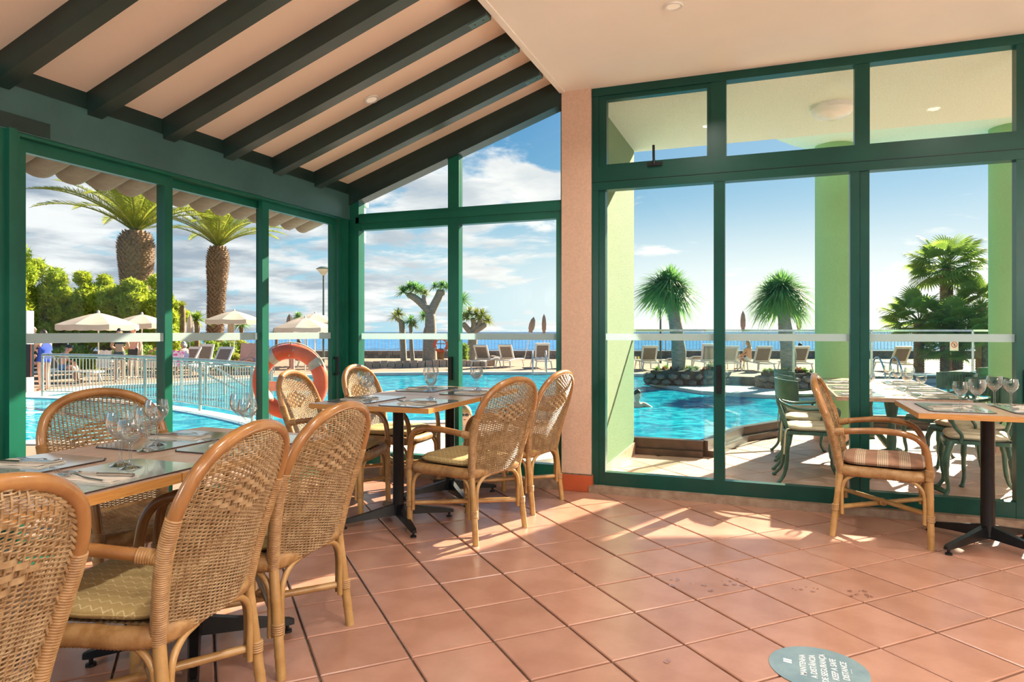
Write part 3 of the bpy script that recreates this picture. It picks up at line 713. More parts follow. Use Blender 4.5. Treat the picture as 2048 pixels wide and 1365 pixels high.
def setting(x, y, deg, where, flip=1, cut=True, z=TZ):
    # deg: direction the diner faces
    rz = radians(deg-90)
    m_ = link('placemat', MAT_ME, None, (x, y, z+0.0004), rz); tag(m_, 'glossy grey placemat ' + where, 'placemat', 'placemats on the tables'); link('printed_face', FACE_ME, m_)
    if not cut: return
    R_ = Matrix.Rotation(rz, 3, 'Z')
    def at(lx, ly): v = R_ @ Vector((lx, ly, 0)); return (x+v.x, y+v.y)
    a = at(flip*0.055, -0.02); n_ = link('napkin', NAPK, None, (*a, z+0.0052), rz+radians(8)); tag(n_, 'beige paper napkin ' + where, 'napkin', 'paper napkins on the tables')
    a = at(flip*0.040, -0.01); k_ = link('knife', KNIFE, None, (*a, z+0.0092), rz+radians(14)); tag(k_, 'steel table knife ' + where, 'knife', 'cutlery on the tables')
    a = at(flip*0.080, 0.0); f_ = link('fork', FORK, None, (*a, z+0.0092), rz+radians(-4)); tag(f_, 'steel fork ' + where, 'fork', 'cutlery on the tables')
setting(-1.79, 1.43, 180, 'before the khaki cushioned armchair at the long table', -1)
setting(-1.80, 2.02, 180, 'at the aisle end of the long table', -1)
setting(-2.13, 1.98, 0, 'at the pool end of the long table', -1)
setting(-2.15, 1.40, 0, 'on the poolside of the long table beside the jamb', -1)
setting(-1.79, 0.72, 180, 'on the long table furthest from the gable window', -1)
setting(-1.90, 3.52, 176, 'at the near corner of the middle table', -1)
setting(-2.30, 3.60, -3, 'before the lifebuoy armchair on the middle table', 1)
setting(-1.90, 4.26, 180, 'before the pillar armchair on the middle table', -1)
setting(-2.30, 4.38, 0, 'at the window corner of the middle table', 1)
setting(0.93, 4.30, 0, 'before the red cushioned armchair', 1)
setting(1.31, 4.33, 180, 'on the far half of the table by the glass front', 1)
for (px, py, b, wh) in ((241, 931, 1, 'behind its pair on the long table near the khaki armchair'), (261, 937, 0, 'in front of its pair on the long table near the khaki armchair'),
        (293, 902, 0, 'beside the bare seated armchair at the pool end of the long table'), (313, 891, 1, 'nearest the sliding doors at the pool end of the long table'),
        (727, 799, 1, 'before the corner armchair on the middle table'), (736, 802, 0, 'beside its pair before the corner armchair'),
        (858, 783, 1, 'at the window corner of the middle table'), (866, 781, 1, 'furthest back at the window corner of the middle table'), (862, 798, 0, 'at the near corner of the middle table'),
        (952, 783, 1, 'before the pillar armchair on the middle table'), (956, 779, 0, 'behind its pair before the pillar armchair'),
        (1921, 821, 0, 'beside the red cushioned armchair on its table'), (1954, 823, 1, 'in front on the table by the glass front'), (1989, 811, 1, 'on the far placemat by the glass front'), (2022, 813, 0, 'at the far edge of the table by the glass front')):
    put_glass(px, py, wh, b)
for (x, y, b, wh) in ((-1.96, 2.15, 1, 'at the aisle end of the long table beside its pair'), (-1.88, 2.10, 0, 'in front at the aisle end of the long table')):
    o = link('wine_glass', GR if b else GW, None, (x, y, TZ+0.005)); tag(o, 'wine glass ' + wh, 'wine glass', 'wine glasses on the tables')

# ================================================================== things on the floor
cst = G(1637, 1338, 0.0)
st = thing('floor_sticker', 'round grey blue floor sticker with white safe distance lettering', 'sticker', (cst.x, cst.y, 0.0014), pi/2)
STK = mat('sticker_vinyl', (0.15, 0.23, 0.26), 0.35, nscale=7, col2=(0.23, 0.32, 0.34))
MB().lathe([(0.0, 0.0), (0.160, 0.0), (0.160, 0.0012), (0.0, 0.0012)], 64).build('disc', STK, st, 0)
INK = mat('white_ink', (0.86, 0.87, 0.86), 0.5)
def text(s_, size, x, y, parent, shear=0.0, m=INK):
    cu_ = bpy.data.curves.new('lettering', 'FONT'); cu_.body = s_; cu_.size = size; cu_.align_x = 'CENTER'; cu_.shear = shear; cu_.materials.append(m)
    cu_.offset = 0.0003
    tmp = bpy.data.objects.new('tmp', cu_); COL.objects.link(tmp); me_ = bpy.data.meshes.new_from_object(tmp.evaluated_get(bpy.context.evaluated_depsgraph_get())); bpy.data.objects.remove(tmp)
    o = bpy.data.objects.new('lettering', me_); COL.objects.link(o); o.parent = parent; o.location = (x, y, 0.0018); return o
for k, (s_, sh) in enumerate((('MANTENHA', 0), ('A DISTÂNCIA', 0), ('DE SEGURANÇA', 0), ('KEEP A SAFE', 0.18), ('DISTANCE', 0.18))):
    text(s_, 0.0285, 0.005, 0.040-0.033*k, st, sh)
text('_______', 0.010, 0.01, -0.102, st)
lg = MB()
for dx, dy in ((0, 0), (0.016, 0.0)):
    lg.extr([(dx, 0.085+dy, 0.0014), (dx+0.011, 0.085+dy, 0.0014), (dx+0.017, 0.112+dy, 0.0014), (dx+0.006, 0.112+dy, 0.0014)], (0, 0, 0.0004))
lg.build('logo', INK, st, 0)
DROP = mat('water_drop', (0.30, 0.12, 0.08), 0.03, spec=0.9, coat=1.0)
dm = MB().lathe([(0.0, 0.0012), (0.6, 0.0010), (0.9, 0.0006), (1.0, 0.0)], 14).mesh('water_drop', DROP, 60)
random.seed(5)
for (px, py, n_, sp) in ((1340, 1168, 4, 18), (1400, 1176, 4, 22), (1470, 1166, 7, 30), (1610, 1178, 9, 26), (1720, 1186, 8, 24), (1150, 1145, 1, 2), (1325, 1318, 3, 20)):
    for i in range(n_):
        p = G(px+random.uniform(-sp, sp), py+random.uniform(-8, 8), 0.0014); o = link('water_drop', dm, None, p, random.uniform(0, 3))
        r_ = random.uniform(0.003, 0.011); o.scale = (r_*random.uniform(1, 1.8), r_, 1.0)
        tag(o, 'small wet water drop on the terracotta floor tiles', 'water drop', 'water drops on the floor')
# ================================================================== terrace
BAL = [(-1.215, 6.53), (-0.57, 6.53), (-0.29, 7.62), (0.26, 8.56), (1.15, 9.22), (2.25, 9.48), (3.4, 9.30), (4.5, 8.70), (5.4, 7.6)]
tpoly = [(-1.36, YW+0.10)] + [(-1.36, 6.62)] + [(x, y+0.10) for x, y in BAL[1:]] + [(5.5, YW+0.10)]
terr = struct(MB().prism(tpoly, -0.60, -0.010).build('floor_terrace', GROUT, None, 0), 'rounded terrace slab paved with pale terracotta tiles')
def inpoly(x, y, P=None):
    P = P or ([(-1.21, YW+0.10), (-1.21, 6.50)] + [(bx, by-0.10) for bx, by in BAL[1:]] + [(5.3, YW+0.10)]); c_ = False; n = len(P)
    for i in range(n):
        (x0, y0), (x1, y1) = P[i], P[(i+1) % n]
        if (y0 > y) != (y1 > y) and x < (x1-x0)*(y-y0)/(y1-y0)+x0: c_ = not c_
    return c_
lay_tiles(terr, inpoly, (T0.x, T0.y), tile_mesh('tile', TERRAOUT), 0.0, lambda x, y: infrustum(x, y, 1.05), (-1.19, 5.5, YW+0.135, 9.6))
# green side wall with tile skirting
gw = struct(MB().box(-1.50, -1.20, YW+0.20, 6.46, -0.6, 2.98).build('wall_terrace', GREENWALL, None, 0), 'pale green roughcast wall at the side of the terrace')
for k in range(5):
    y0 = YW+0.22+k*0.315; MB().box(-1.20, -1.186, y0, min(y0+0.308, 6.455), 0.0, 0.11).build('skirting_tile', TERRAOUT, gw, 0)
# soffit, balcony edge, dome light
struct(MB().box(-1.50, 6.0, YW+0.08, 6.50, 2.868, 3.25).build('ceiling_terrace', SOFFIT, None, 0), 'rough cream soffit above the terrace')
arc = [(0.02, 6.5)] + [(2.9+3.05*cos(a), 6.5+2.75*sin(a)) for a in [pi-i*pi/24 for i in range(1, 24)]] + [(6.0, 6.5)]
struct(MB().prism(arc, 3.13, 3.40).build('roof_balcony', TEALSOFFIT, None, 0), 'pale green rounded balcony slab above the terrace edge')
t = thing('dome_lamp', 'round white dome lamp on the terrace soffit', 'ceiling light', (0.445, 5.70, 2.868))
MB().lathe([(0.0, 0.0), (0.150, 0.0), (0.152, -0.028), (0.146, -0.034)], 36).build('base_ring', WHITE, t)
MB().lathe([(0.146, -0.032), (0.138, -0.055), (0.105, -0.082), (0.055, -0.098), (0.0, -0.103)], 36).build('diffuser', mat('opal_glass', (0.86, 0.85, 0.78), 0.25, nscale=4, namt=0.02), t)
def column(x, y, r, label):
    o = struct(thing('pillar', label, None), label); o.pop('category', None); o.location = (x, y, 0); o['group'] = 'round green terrace columns'
    MB().lathe([(r, 0.0), (r, 3.2)], 40).build('shaft', COLGREEN, o)
    n = 10
    for k in range(n):
        a0, a1 = 2*pi*k/n+0.01, 2*pi*(k+1)/n-0.01
        P = [((r+0.014)*cos(a0+(a1-a0)*i/4), (r+0.014)*sin(a0+(a1-a0)*i/4)) for i in range(5)]+[((r-0.01)*cos(a1+(a0-a1)*i/4), (r-0.01)*sin(a1+(a0-a1)*i/4)) for i in range(5)]
        MB().prism(P, 0.0, 0.115).build('skirting_tile', TERRAOUT, o, 0)
def colpos(pa, pb, Y):
    p = A((pa+pb)/2, Y); return p.x, p.y, (pb-pa)/2/FPX*Y
x, y, r = colpos(1633, 1704.6, 7.25); column(x, y, r, 'round green column rising behind the set terrace table')
x, y, r = colpos(1985, 2066, 6.6); column(x, y, r, 'round green column at the outer end of the glass front')
# glass balustrade
bal = thing('glass_balustrade', 'frameless glass balustrade with steel handrail and bronze base around the terrace', 'balustrade')
for i, ((xa, ya), (xb, yb)) in enumerate(zip(BAL[:-1], BAL[1:])):
    a, b = Vector((xa, ya, 0)), Vector((xb, yb, 0)); d = (b-a).normalized(); n_ = Vector((d.y, -d.x, 0))
    MB().bar(a+Vector((0,0,0.03))+n_*0.02, b+Vector((0,0,0.03))+n_*0.02, 0.15, 0.06).build('base_step', BRONZE, bal, 0)
    MB().bar(a+Vector((0,0,0.105)), b+Vector((0,0,0.105)), 0.085, 0.090).build('base_channel', BRONZE, bal, 0)
    MB().bar(a+d*0.02+Vector((0,0,0.655)), b-d*0.02+Vector((0,0,0.655)), 0.014, 1.01).build('pane', BALGLASS, bal, 0)
    MB().bar(a+Vector((0,0,1.168)), b+Vector((0,0,1.168)), 0.038, 0.022).build('handrail', METAL, bal, 0)
    if i > 1: MB().tube([b+Vector((0,0,0.15)), b+Vector((0,0,1.165))], 0.014, 10).build('post', METAL, bal)
sg = A(1908, 8.05, 0.99)
sgn = thing('pool_sign', 'small white sign with a red ring on the terrace balustrade', 'sign', sg, YAW)
MB().box(-0.05, 0.05, -0.004, 0.0, -0.06, 0.06).build('plate', WHITE, sgn, 0)
rr = [(0.033*cos(2*pi*k/28), -0.006, 0.012+0.033*sin(2*pi*k/28)) for k in range(28)]
REDI = mat('red_ink', (0.70, 0.06, 0.03), 0.5); MB().tube(rr, 0.0035, 6, closed=True).tube([(-0.023, -0.006, 0.035), (0.023, -0.006, -0.011)], 0.003, 6).build('red_ring', REDI, sgn)
BLKI = mat('black_ink', (0.03, 0.03, 0.03), 0.5); MB().extr([(-0.013, -0.0055, 0.022), (0.013, -0.0055, 0.022), (0.0, -0.0055, 0.006)], (0, -0.001, 0)).box(-0.0015, 0.0015, -0.0065, -0.0055, -0.006, 0.008).box(-0.009, 0.009, -0.0065, -0.0055, -0.009, -0.006).build('glass_symbol', BLKI, sgn, 0)
# cast metal terrace chairs
CASTG = mat('cast_green_metal', (0.055, 0.135, 0.10), 0.33, 0.25, nscale=14, col2=(0.03, 0.085, 0.065))
PADM = mat('beige_canvas', (0.62, 0.52, 0.37), 0.85, nscale=10, namt=0.08, bump=0.1, bscale=40)
def make_terrace_chair():
    t = thing('cast_metal_chair', 'green cast metal chair', 'chair')
    def arcp(a, z, r=0.265): return Vector((r*sin(a)*0.92, -r*cos(a)+0.02, z))
    pb = MB(); N = 22
    V = []; F = []
    for i in range(N+1):
        a = radians(-62+124*i/N); lift = 0.016*cos(a*1.3)
        for (rr_, z) in ((0.258, 0.645), (0.272, 0.645), (0.285, 0.785+lift), (0.270, 0.785+lift)): V.append(arcp(a, z, rr_))
    for i in range(N):
        for k in range(4): F.append((i*4+k, i*4+(k+1) % 4, i*4+4+(k+1) % 4, i*4+4+k))
    F += [(0,1,2,3), (N*4+3, N*4+2, N*4+1, N*4)]
    panel = pb.add(V, F).build('back_panel', CASTG, t, 40)
    rb = MB()
    for i in range(17):
        a = radians(-50+100*i/16); rb.tube([arcp(a, 0.665, 0.256), arcp(a, 0.775, 0.266)], 0.0055, 6)
    o = rb.build('panel_rib', CASTG, panel); o['kind'] = 'stuff'
    for sg_ in (-1, 1):
        MB().tube(catmull([(sg_*0.165, -0.175, 0.41), (sg_*0.13, -0.205, 0.52), (sg_*0.07, -0.235, 0.60), (sg_*0.02, -0.243, 0.66)], 5), 0.0125, 8).build('back_stem', CASTG, t, 60)
        MB().tube(catmull([(0, -0.19, 0.41), (sg_*0.05, -0.20, 0.45), (sg_*0.075, -0.212, 0.50), (sg_*0.04, -0.225, 0.55), (0, -0.235, 0.60)], 5), 0.009, 8).build('back_scroll', CASTG, t, 60)
        MB().tube(catmull([(sg_*0.02, -0.245, 0.645), (sg_*0.12, -0.215, 0.615), (sg_*0.225, -0.11, 0.585), (sg_*0.262, 0.03, 0.59), (sg_*0.262, 0.125, 0.60), (sg_*0.255, 0.165, 0.575), (sg_*0.245, 0.15, 0.51), (sg_*0.228, 0.11, 0.455), (sg_*0.225, 0.115, 0.405)], 6), 0.0115, 8).build('armrest', CASTG, t, 60)
        MB().tube(catmull([(sg_*0.195, 0.165, 0.405), (sg_*0.225, 0.195, 0.30), (sg_*0.222, 0.195, 0.18), (sg_*0.212, 0.185, 0.08), (sg_*0.235, 0.215, 0.012)], 6), [0.024]*4+[0.021]*6+[0.016]*6+[0.0135]*6+[0.0135]*3, 8).build('leg', CASTG, t, 60)
        MB().tube(catmull([(sg_*0.155, -0.155, 0.405), (sg_*0.175, -0.175, 0.30), (sg_*0.175, -0.185, 0.18), (sg_*0.185, -0.205, 0.08), (sg_*0.205, -0.255, 0.012)], 6), [0.021]*6+[0.016]*10+[0.0125]*9, 8).build('leg', CASTG, t, 60)
        for p in ((sg_*0.237, 0.218), (sg_*0.206, -0.257)): MB().ell((p[0], p[1], 0.012), 0.019, 0.019, 0.012, 10, 6).build('foot', CASTG, t)
    sp = [(0.225*c_*(1 if y_ else 1), 0) for c_, y_ in ()]
    out = [(0.225*sx_, sy_) for sx_, sy_ in ((-0.80,-0.185),(0.80,-0.185),(0.97,-0.05),(1.0,0.10),(0.92,0.185),(0.5,0.21),(-0.5,0.21),(-0.92,0.185),(-1.0,0.10),(-0.97,-0.05))]
    oc = [(p.x, p.y) for p in catmull([(a, b, 0) for a, b in out], 4, True)]
    MB().prism(oc, 0.392, 0.416).build('seat', CASTG, t, 30)
    fr = MB()
    for i in range(24):
        x_ = -0.19+0.38*i/23; fr.box(x_-0.004, x_+0.004, 0.196, 0.212, 0.372, 0.392)
    fr.build('seat_fretwork', CASTG, t, 0)
    me = cushion_mesh('cushion', PADM, 0.205, 0.190, 0.046, 0.417); cu_ = link('cushion', me, t)
    for sg_ in (-1, 1):
        MB().tube(catmull([(sg_*0.17, -0.16, 0.43), (sg_*0.20, -0.19, 0.42), (sg_*0.205, -0.20, 0.33), (sg_*0.20, -0.205, 0.24)], 4), 0.008, 6, flat=0.3).build('tie', PADM, cu_, 60)
    return t
tc0 = make_terrace_chair(); first_tc = True
for (x, y, dg, lb) in ((0.30, 5.70, 2, 'green cast metal terrace chair standing closest to the dining room glass'), (0.30, 6.30, -3, 'green cast metal terrace chair between the two others on the pool island side'), (0.30, 6.92, 6, 'green cast metal terrace chair beside the green column by the pool'),
        (1.36, 5.62, 172, 'green cast metal terrace chair with beige tied cushion opposite the glass front'), (1.46, 6.22, 200, 'green cast metal terrace chair turned sideways at the terrace table'), (1.42, 6.95, 205, 'green cast metal chair with slotted back at the far end of the terrace table'), (2.05, 8.45, 140, 'green cast metal terrace chair alone beside the balustrade')):
    if first_tc: tc0.location = (x, y, 0); tc0.rotation_euler = (0, 0, radians(dg-90)); tc0['label'] = lb; c_ = tc0; first_tc = False
    else: c_ = dup(tc0, (x, y, 0), radians(dg-90), lb)
    c_['group'] = 'cast metal chairs on the terrace'
# terrace table
TTZ = 0.69
tt = thing('terrace_table', 'long brown terrace table on green cast iron pedestals outside the glass', 'table', (0.87, 6.50, 0))
MB().box(-0.42, 0.42, -1.08, 1.08, TTZ-0.028, TTZ).build('table_top', LAM, tt, 0)
for yy in (-0.62, 0.62):
    p = MB().lathe([(0.05, 0.16), (0.028, 0.22), (0.035, 0.34), (0.025, 0.46), (0.06, TTZ-0.03)], 14, (0, yy, 0)); ped = p.build('pedestal', CASTG, tt)
    MB().ell((0, yy, 0.205), 0.05, 0.05, 0.055, 12, 8).build('boss', CASTG, ped)
    for k in range(4):
        a = radians(45+90*k); d = Vector((cos(a), sin(a), 0)); o_ = Vector((0, yy, 0))
        MB().tube(catmull([o_+d*0.03+Vector((0,0,0.24)), o_+d*0.12+Vector((0,0,0.20)), o_+d*0.24+Vector((0,0,0.075)), o_+d*0.38+Vector((0,0,0.035)), o_+d*0.43+Vector((0,0,0.02))], 5), [0.026]*8+[0.02]*8+[0.018]*5, 8).build('foot', CASTG, tt, 60)
for (x, y, dg, wh) in ((0.62, 5.68, 0, 'nearest the dining room on the terrace table'), (1.12, 5.66, 180, 'before the tied cushion chair on the terrace table'), (0.62, 6.30, 0, 'in the middle of the terrace table on the pool side'), (1.12, 6.28, 180, 'in the middle of the terrace table'), (0.62, 6.95, 0, 'beside the column on the terrace table'), (1.12, 6.95, 180, 'at the far end of the terrace table')):
    setting(x, y, dg, wh, 1, True, TTZ)
for (x, y, b, wh) in ((0.72, 5.86, 0, 'alone on the placemat nearest the dining room'), (0.98, 5.90, 1, 'paired before the tied cushion chair'), (1.06, 5.83, 0, 'smaller of the pair before the tied cushion chair'), (0.70, 6.45, 1, 'on the middle pool side placemat'), (1.00, 6.48, 0, 'small one of the pair in the table middle'), (1.08, 6.42, 1, 'large one of the pair in the table middle'), (0.76, 7.08, 1, 'large one beside the green column'), (0.83, 7.14, 0, 'small one beside the green column'), (1.02, 7.10, 0, 'at the far slotted chair'), (0.66, 5.55, 0, 'at the very corner near the glass front')):
    o = link('wine_glass', GR if b else GW, None, (x, y, TTZ+0.005)); tag(o, 'wine glass on the terrace table, ' + wh, 'wine glass', 'wine glasses on the terrace table')
# roof eaves outside the sliding doors
EAVE = mat('eave_tile', (0.40, 0.43, 0.38), 0.85, nscale=8, col2=(0.30, 0.30, 0.26)); EAVER = mat('roof_tile', (0.55, 0.24, 0.14), 0.8, nscale=8, namt=0.15)
ev = struct(thing('roof_eaves', 'overhanging barrel tile eaves outside the sliding doors', None), 'overhanging barrel tile eaves outside the sliding doors'); ev.pop('category', None)
def barrel(up, m):
    mb = MB(); n = 10; V = []; F = []
    for r_ in (0.105, 0.090):
        for x_ in (0.0, -0.62):
            for k in range(n+1):
                a = pi*k/n; s_ = 1 if up else -1; V.append((x_, r_*cos(a), s_*r_*sin(a)*0.62+x_*0.345))
    q_ = n+1
    for k in range(n): F += [(k, k+1, q_+k+1, q_+k), (2*q_+k, 3*q_+k, 3*q_+k+1, 2*q_+k+1), (q_+k, q_+k+1, 3*q_+k+1, 3*q_+k)]
    return mb.add(V, F).mesh('roof_tile', m, 60)
TU, TD = barrel(True, EAVER), barrel(False, EAVE)
for k in range(26):
    y = 5.15-k*0.2
    for me, dy, dz_ in ((TD, 0.0, 0.0), (TU, 0.1, 0.035)):
        tl_ = link('roof_tile', me, ev); tl_.location = (XL-0.05, y+dy, 2.335+dz_)
struct(MB().box(XL-0.42, XL-0.10, -4.2, 5.1, 2.30, 2.325).build('roof_board', EAVE, ev, 0), 'underside board of the eaves')
ge = A(722, 6.1, 2.20); o = MB().box(-0.09, 0.035, -0.04, 0.04, -0.25, 0.075).box(-0.09, 0.055, -0.06, 0.06, 0.075, 0.11).build('trim_6', TEALSOFFIT, None, 0); o.location = ge; o.rotation_euler = (0, 0, YAW); struct(o, 'pale green corner of the eaves beyond the gable window')
# ================================================================== the grounds
from mathutils.geometry import tessellate_polygon
DECKM = mat('deck_paving', (0.31, 0.205, 0.14), 0.85, nscale=1.3, col2=(0.24, 0.155, 0.105), bump=0.1, bscale=3)
COPING = mat('pool_coping', (0.62, 0.57, 0.50), 0.6, nscale=3, namt=0.06)
ROCK = mat('volcanic_rock', (0.25, 0.20, 0.16), 0.9, nscale=5, col2=(0.13, 0.11, 0.10), bump=0.5, bscale=12)
def water_mat(name, c1, c2, sc, bscale, bstr, ior, rough=0.06, foam=0.0):
    m = bpy.data.materials.new(name); m.use_nodes = True; k = NT(m.node_tree); k.n.clear()
    tc_ = k.new('ShaderNodeTexCoord').outputs['Object']
    n1 = k.noise(tc_, sc, 4, 0.65, 0.8); n2 = k.noise(tc_, sc*0.18, 3, 0.5)
    c = k.mix(k.ramp(n1, (0.40, 0.62)), c1, c2); c = k.mix(k.ramp(n2, (0.35, 0.7, 0.0, 0.35)), c, c1)
    if foam: c = k.mix(k.ramp(k.noise(tc_, 0.8, 5, 0.7, 0.5), (0.56, 0.72, 0.0, foam)), c, (0.75, 0.88, 0.88))
    bp = k.new('ShaderNodeBump'); bp.inputs['Strength'].default_value = bstr; bp.inputs['Distance'].default_value = 0.05
    k.l.new(k.noise(tc_, bscale, 3, 0.55, 0.5), bp.inputs['Height'])
    d = k.new('ShaderNodeBsdfDiffuse'); k.put(d.inputs[0], c); g = k.new('ShaderNodeBsdfGlossy'); g.inputs['Roughness'].default_value = rough
    k.l.new(bp.outputs[0], g.inputs['Normal'])
    mx = k.new('ShaderNodeMixShader'); mx.inputs[0].default_value = 0.10
    if ior: fr = k.new('ShaderNodeFresnel'); fr.inputs[0].default_value = ior; k.l.new(bp.outputs[0], fr.inputs['Normal']); k.l.new(fr.outputs[0], mx.inputs[0])
    k.l.new(d.outputs[0], mx.inputs[1]); k.l.new(g.outputs[0], mx.inputs[2])
    k.l.new(mx.outputs[0], k.new('ShaderNodeOutputMaterial').inputs[0]); return m
POOLW = water_mat('pool_water', (0.0, 0.15, 0.26), (0.02, 0.36, 0.46), 2.6, 2.4, 0.5, 1.06, 0.05)
KIDW = water_mat('splash_water', (0.0, 0.20, 0.31), (0.06, 0.44, 0.52), 2.2, 2.4, 0.5, 1.06, 0.05, 0.75)
SEAW = water_mat('sea_water', (0.03, 0.13, 0.30), (0.07, 0.22, 0.42), 0.06, 0.12, 0.6, None, 0.25)
POOL = [(-400, 9.0), (-150, 9.5), (40, 9.75), (260, 9.7), (420, 9.9), (560, 10.4), (690, 11.2), (800, 11.9), (1000, 12.1), (1120, 11.9), (1215, 9.0), (1290, 6.9), (1420, 6.3), (1750, 6.3), (2150, 7.2), (2600, 9.5), (2600, 21)]
FARE = [(1990, 760), (1700, 760), (1540, 764), (1480, 760), (1415, 755), (1330, 750), (1260, 748), (1113, 745), (900, 745), (720, 747), (600, 752), (500, 757), (400, 763), (320, 768), (200, 773), (120, 781), (40, 790), (-100, 806), (-400, 830)]
pl2 = [A(px, Y) for px, Y in POOL] + [A(px, DD(py)) for px, py in FARE]
pool_xy = [(p.x, p.y) for p in pl2]
def flat_holes(name, outer, holes, z, m):
    polys = [[Vector((x, y, 0)) for x, y in outer]] + [[Vector((x, y, 0)) for x, y in h] for h in holes]
    pts = [p for q_ in polys for p in q_]; tris = tessellate_polygon(polys)
    me = bpy.data.meshes.new(name); F = []
    for t_ in tris:
        a, b, c_ = (pts[i] for i in t_); F.append(tuple(t_) if (b-a).cross(c_-a).z > 0 else tuple(reversed(t_)))
    me.from_pydata([(p.x, p.y, z) for p in pts], [], F); me.materials.append(m); me.validate(); return link(name, me)
def cpt(X, Y): p = C(X, Y); return (p.x, p.y)
outer = [cpt(-90, -12), cpt(60, -12), cpt(60, 44), cpt(-90, 44)]
deck = struct(flat_holes('ground_deck', outer, [pool_xy], DECK, DECKM), 'sandy paved sun deck around the pool')
struct(flat_holes('water_pool', pool_xy, [], WATER, POOLW), 'turquoise rippled swimming pool water')
rim = MB(); n = len(pool_xy)
cx_, cy_ = sum(p[0] for p in pool_xy)/n, sum(p[1] for p in pool_xy)/n
for i in range(n):
    a, b = Vector((*pool_xy[i], DECK-0.03)), Vector((*pool_xy[(i+1) % n], DECK-0.03)); rim.bar(a, b, 0.34, 0.10)
rim.build('coping', COPING, deck, 0)
MB().box(-9000, 9000, 0, 16000, -14.2, -14).build('x', SEAW)
sea = bpy.data.objects['x']; sea.name = 'sea'; sea.rotation_euler = (0, 0, YAW); sea.location = C(0, 46, 0); struct(sea, 'blue sea reaching to the horizon')
# islands of the pool
isl = [G(px, py, DECK) for px, py in ((1292, 764), (1330, 771), (1400, 782), (1445, 785), (1530, 790), (1640, 793), (1790, 790), (1790, 770), (1640, 768), (1530, 770), (1470, 770), (1420, 764), (1340, 757), (1298, 759))]
o = MB().prism([(p.x, p.y) for p in isl], WATER-0.4, DECK).build('ground_island', COPING, None, 0); struct(o, 'pale stone platform in the pool carrying the rock planters')
def rock_mesh(r, seed):
    rnd = random.Random(seed); bm = bmesh.new(); bmesh.ops.create_icosphere(bm, subdivisions=1, radius=r)
    for v in bm.verts: v.co *= rnd.uniform(0.75, 1.15); v.co.z *= 0.8
    me = bpy.data.meshes.new('stone'); bm.to_mesh(me); bm.free(); me.materials.append(ROCK); return me
STONES = [rock_mesh(1.0, s) for s in range(6)]
def stones_along(parent, pts, size, rows=2, jit=0.15):
    P = [Vector(p) for p in pts]
    for a, b in zip(P[:-1], P[1:]):
        L = (b-a).length; m = max(1, int(L/(size*1.25)))
        for r_ in range(rows):
            for i in range(m):
                s_ = link('stone', random.choice(STONES), parent); s_.location = a.lerp(b, (i+0.5+0.5*(r_ % 2))/m)+Vector((0, 0, size*(0.45+0.85*r_)))
                k = size*random.uniform(0.6, 0.78); s_.scale = (k*1.15, k*1.15, k); s_.rotation_euler = (random.uniform(-.3, .3), random.uniform(-.3, .3), random.uniform(0, 6))
# -------------------------------------------------- plants
SUCC = [mat('succulent_yellow', (0.45, 0.50, 0.07), 0.6, nscale=9, namt=0.2, trans=0.25), mat('succulent_grey', (0.30, 0.40, 0.24), 0.6, nscale=9, namt=0.2, trans=0.2), mat('succulent_red', (0.42, 0.14, 0.06), 0.6, nscale=9, namt=0.2, trans=0.2), mat('succulent_green', (0.28, 0.44, 0.08), 0.6, nscale=9, namt=0.2, trans=0.25)]
def tuft(m, n, L, wd, droop, seed, up=0.25, curve=5):       # rosette of sword leaves
    rnd = random.Random(seed); mb = MB()
    for i in range(n):
        az = rnd.uniform(0, 2*pi); el = math.asin(min(0.99, rnd.uniform(-up, 1.0))); l = L*rnd.uniform(0.75, 1.1)*(1-0.38*max(0, sin(el))**2); d = Vector((cos(az)*cos(el), sin(az)*cos(el), sin(el))); s_ = Vector((-sin(az), cos(az), 0))
        P = []; V = []
        for k in range(curve):
            t_ = k/(curve-1); p = d*(l*t_)+Vector((0, 0, -droop*l*t_*t_*cos(el))); w_ = wd*(1-t_**2.2)*(0.7+0.6*t_ if t_ < 0.5 else 1.0)+0.002
            V += [p-s_*w_, p+s_*w_]
        mb.add(V, [(2*k, 2*k+1, 2*k+3, 2*k+2) for k in range(curve-1)])
    return mb.mesh('leaf_rosette', m, 0)
def planter(name, label, px, Y, ln, dp, h, seed):
    rnd = random.Random(seed); c0 = A(px, Y, DECK)
    t_ = thing(name, label, 'planter', c0, YAW, 'rock planters in the pool')
    ring = [(ln/2*cos(a), dp/2*sin(a), 0) for a in [2*pi*k/16 for k in range(17)]]
    MB().lathe([(0.0, 0.0), (0.46, 0.0), (0.46, h), (0.0, h+0.03)], 20).build('soil', mat('soil', (0.10, 0.07, 0.05), 0.95, nscale=20), t_).scale = (ln, dp, 1)
    random.seed(seed); stones_along(t_, ring, h/2.1, 2)
    for i in range(18):
        a = rnd.uniform(0, 2*pi); r_ = rnd.uniform(0.1, 0.46); s_ = link('succulent', SUCCM[rnd.randrange(8)], t_); s_.location = (ln*r_*cos(a), dp*r_*sin(a), h+0.02); k = rnd.uniform(0.7, 1.2); s_.scale = (k, k, k)
    return t_
SUCCM = [tuft(SUCC[i % 4], 60, 0.17+0.05*(i % 3), 0.022, 0.25, i, 0.0, 4) for i in range(8)]
planter('rock_planter', 'rock planter with yellow and red succulents around the dragon tree behind the green wall', 1362, 20.6, 2.0, 1.1, 0.42, 1)
planter('rock_planter', 'small round rock planter beside the larger one in the pool', 1431, 20.6, 0.55, 0.55, 0.50, 2)
planter('rock_planter', 'rock planter with dry succulents behind the terrace chairs', 1578, 19.4, 1.7, 1.0, 0.42, 3)
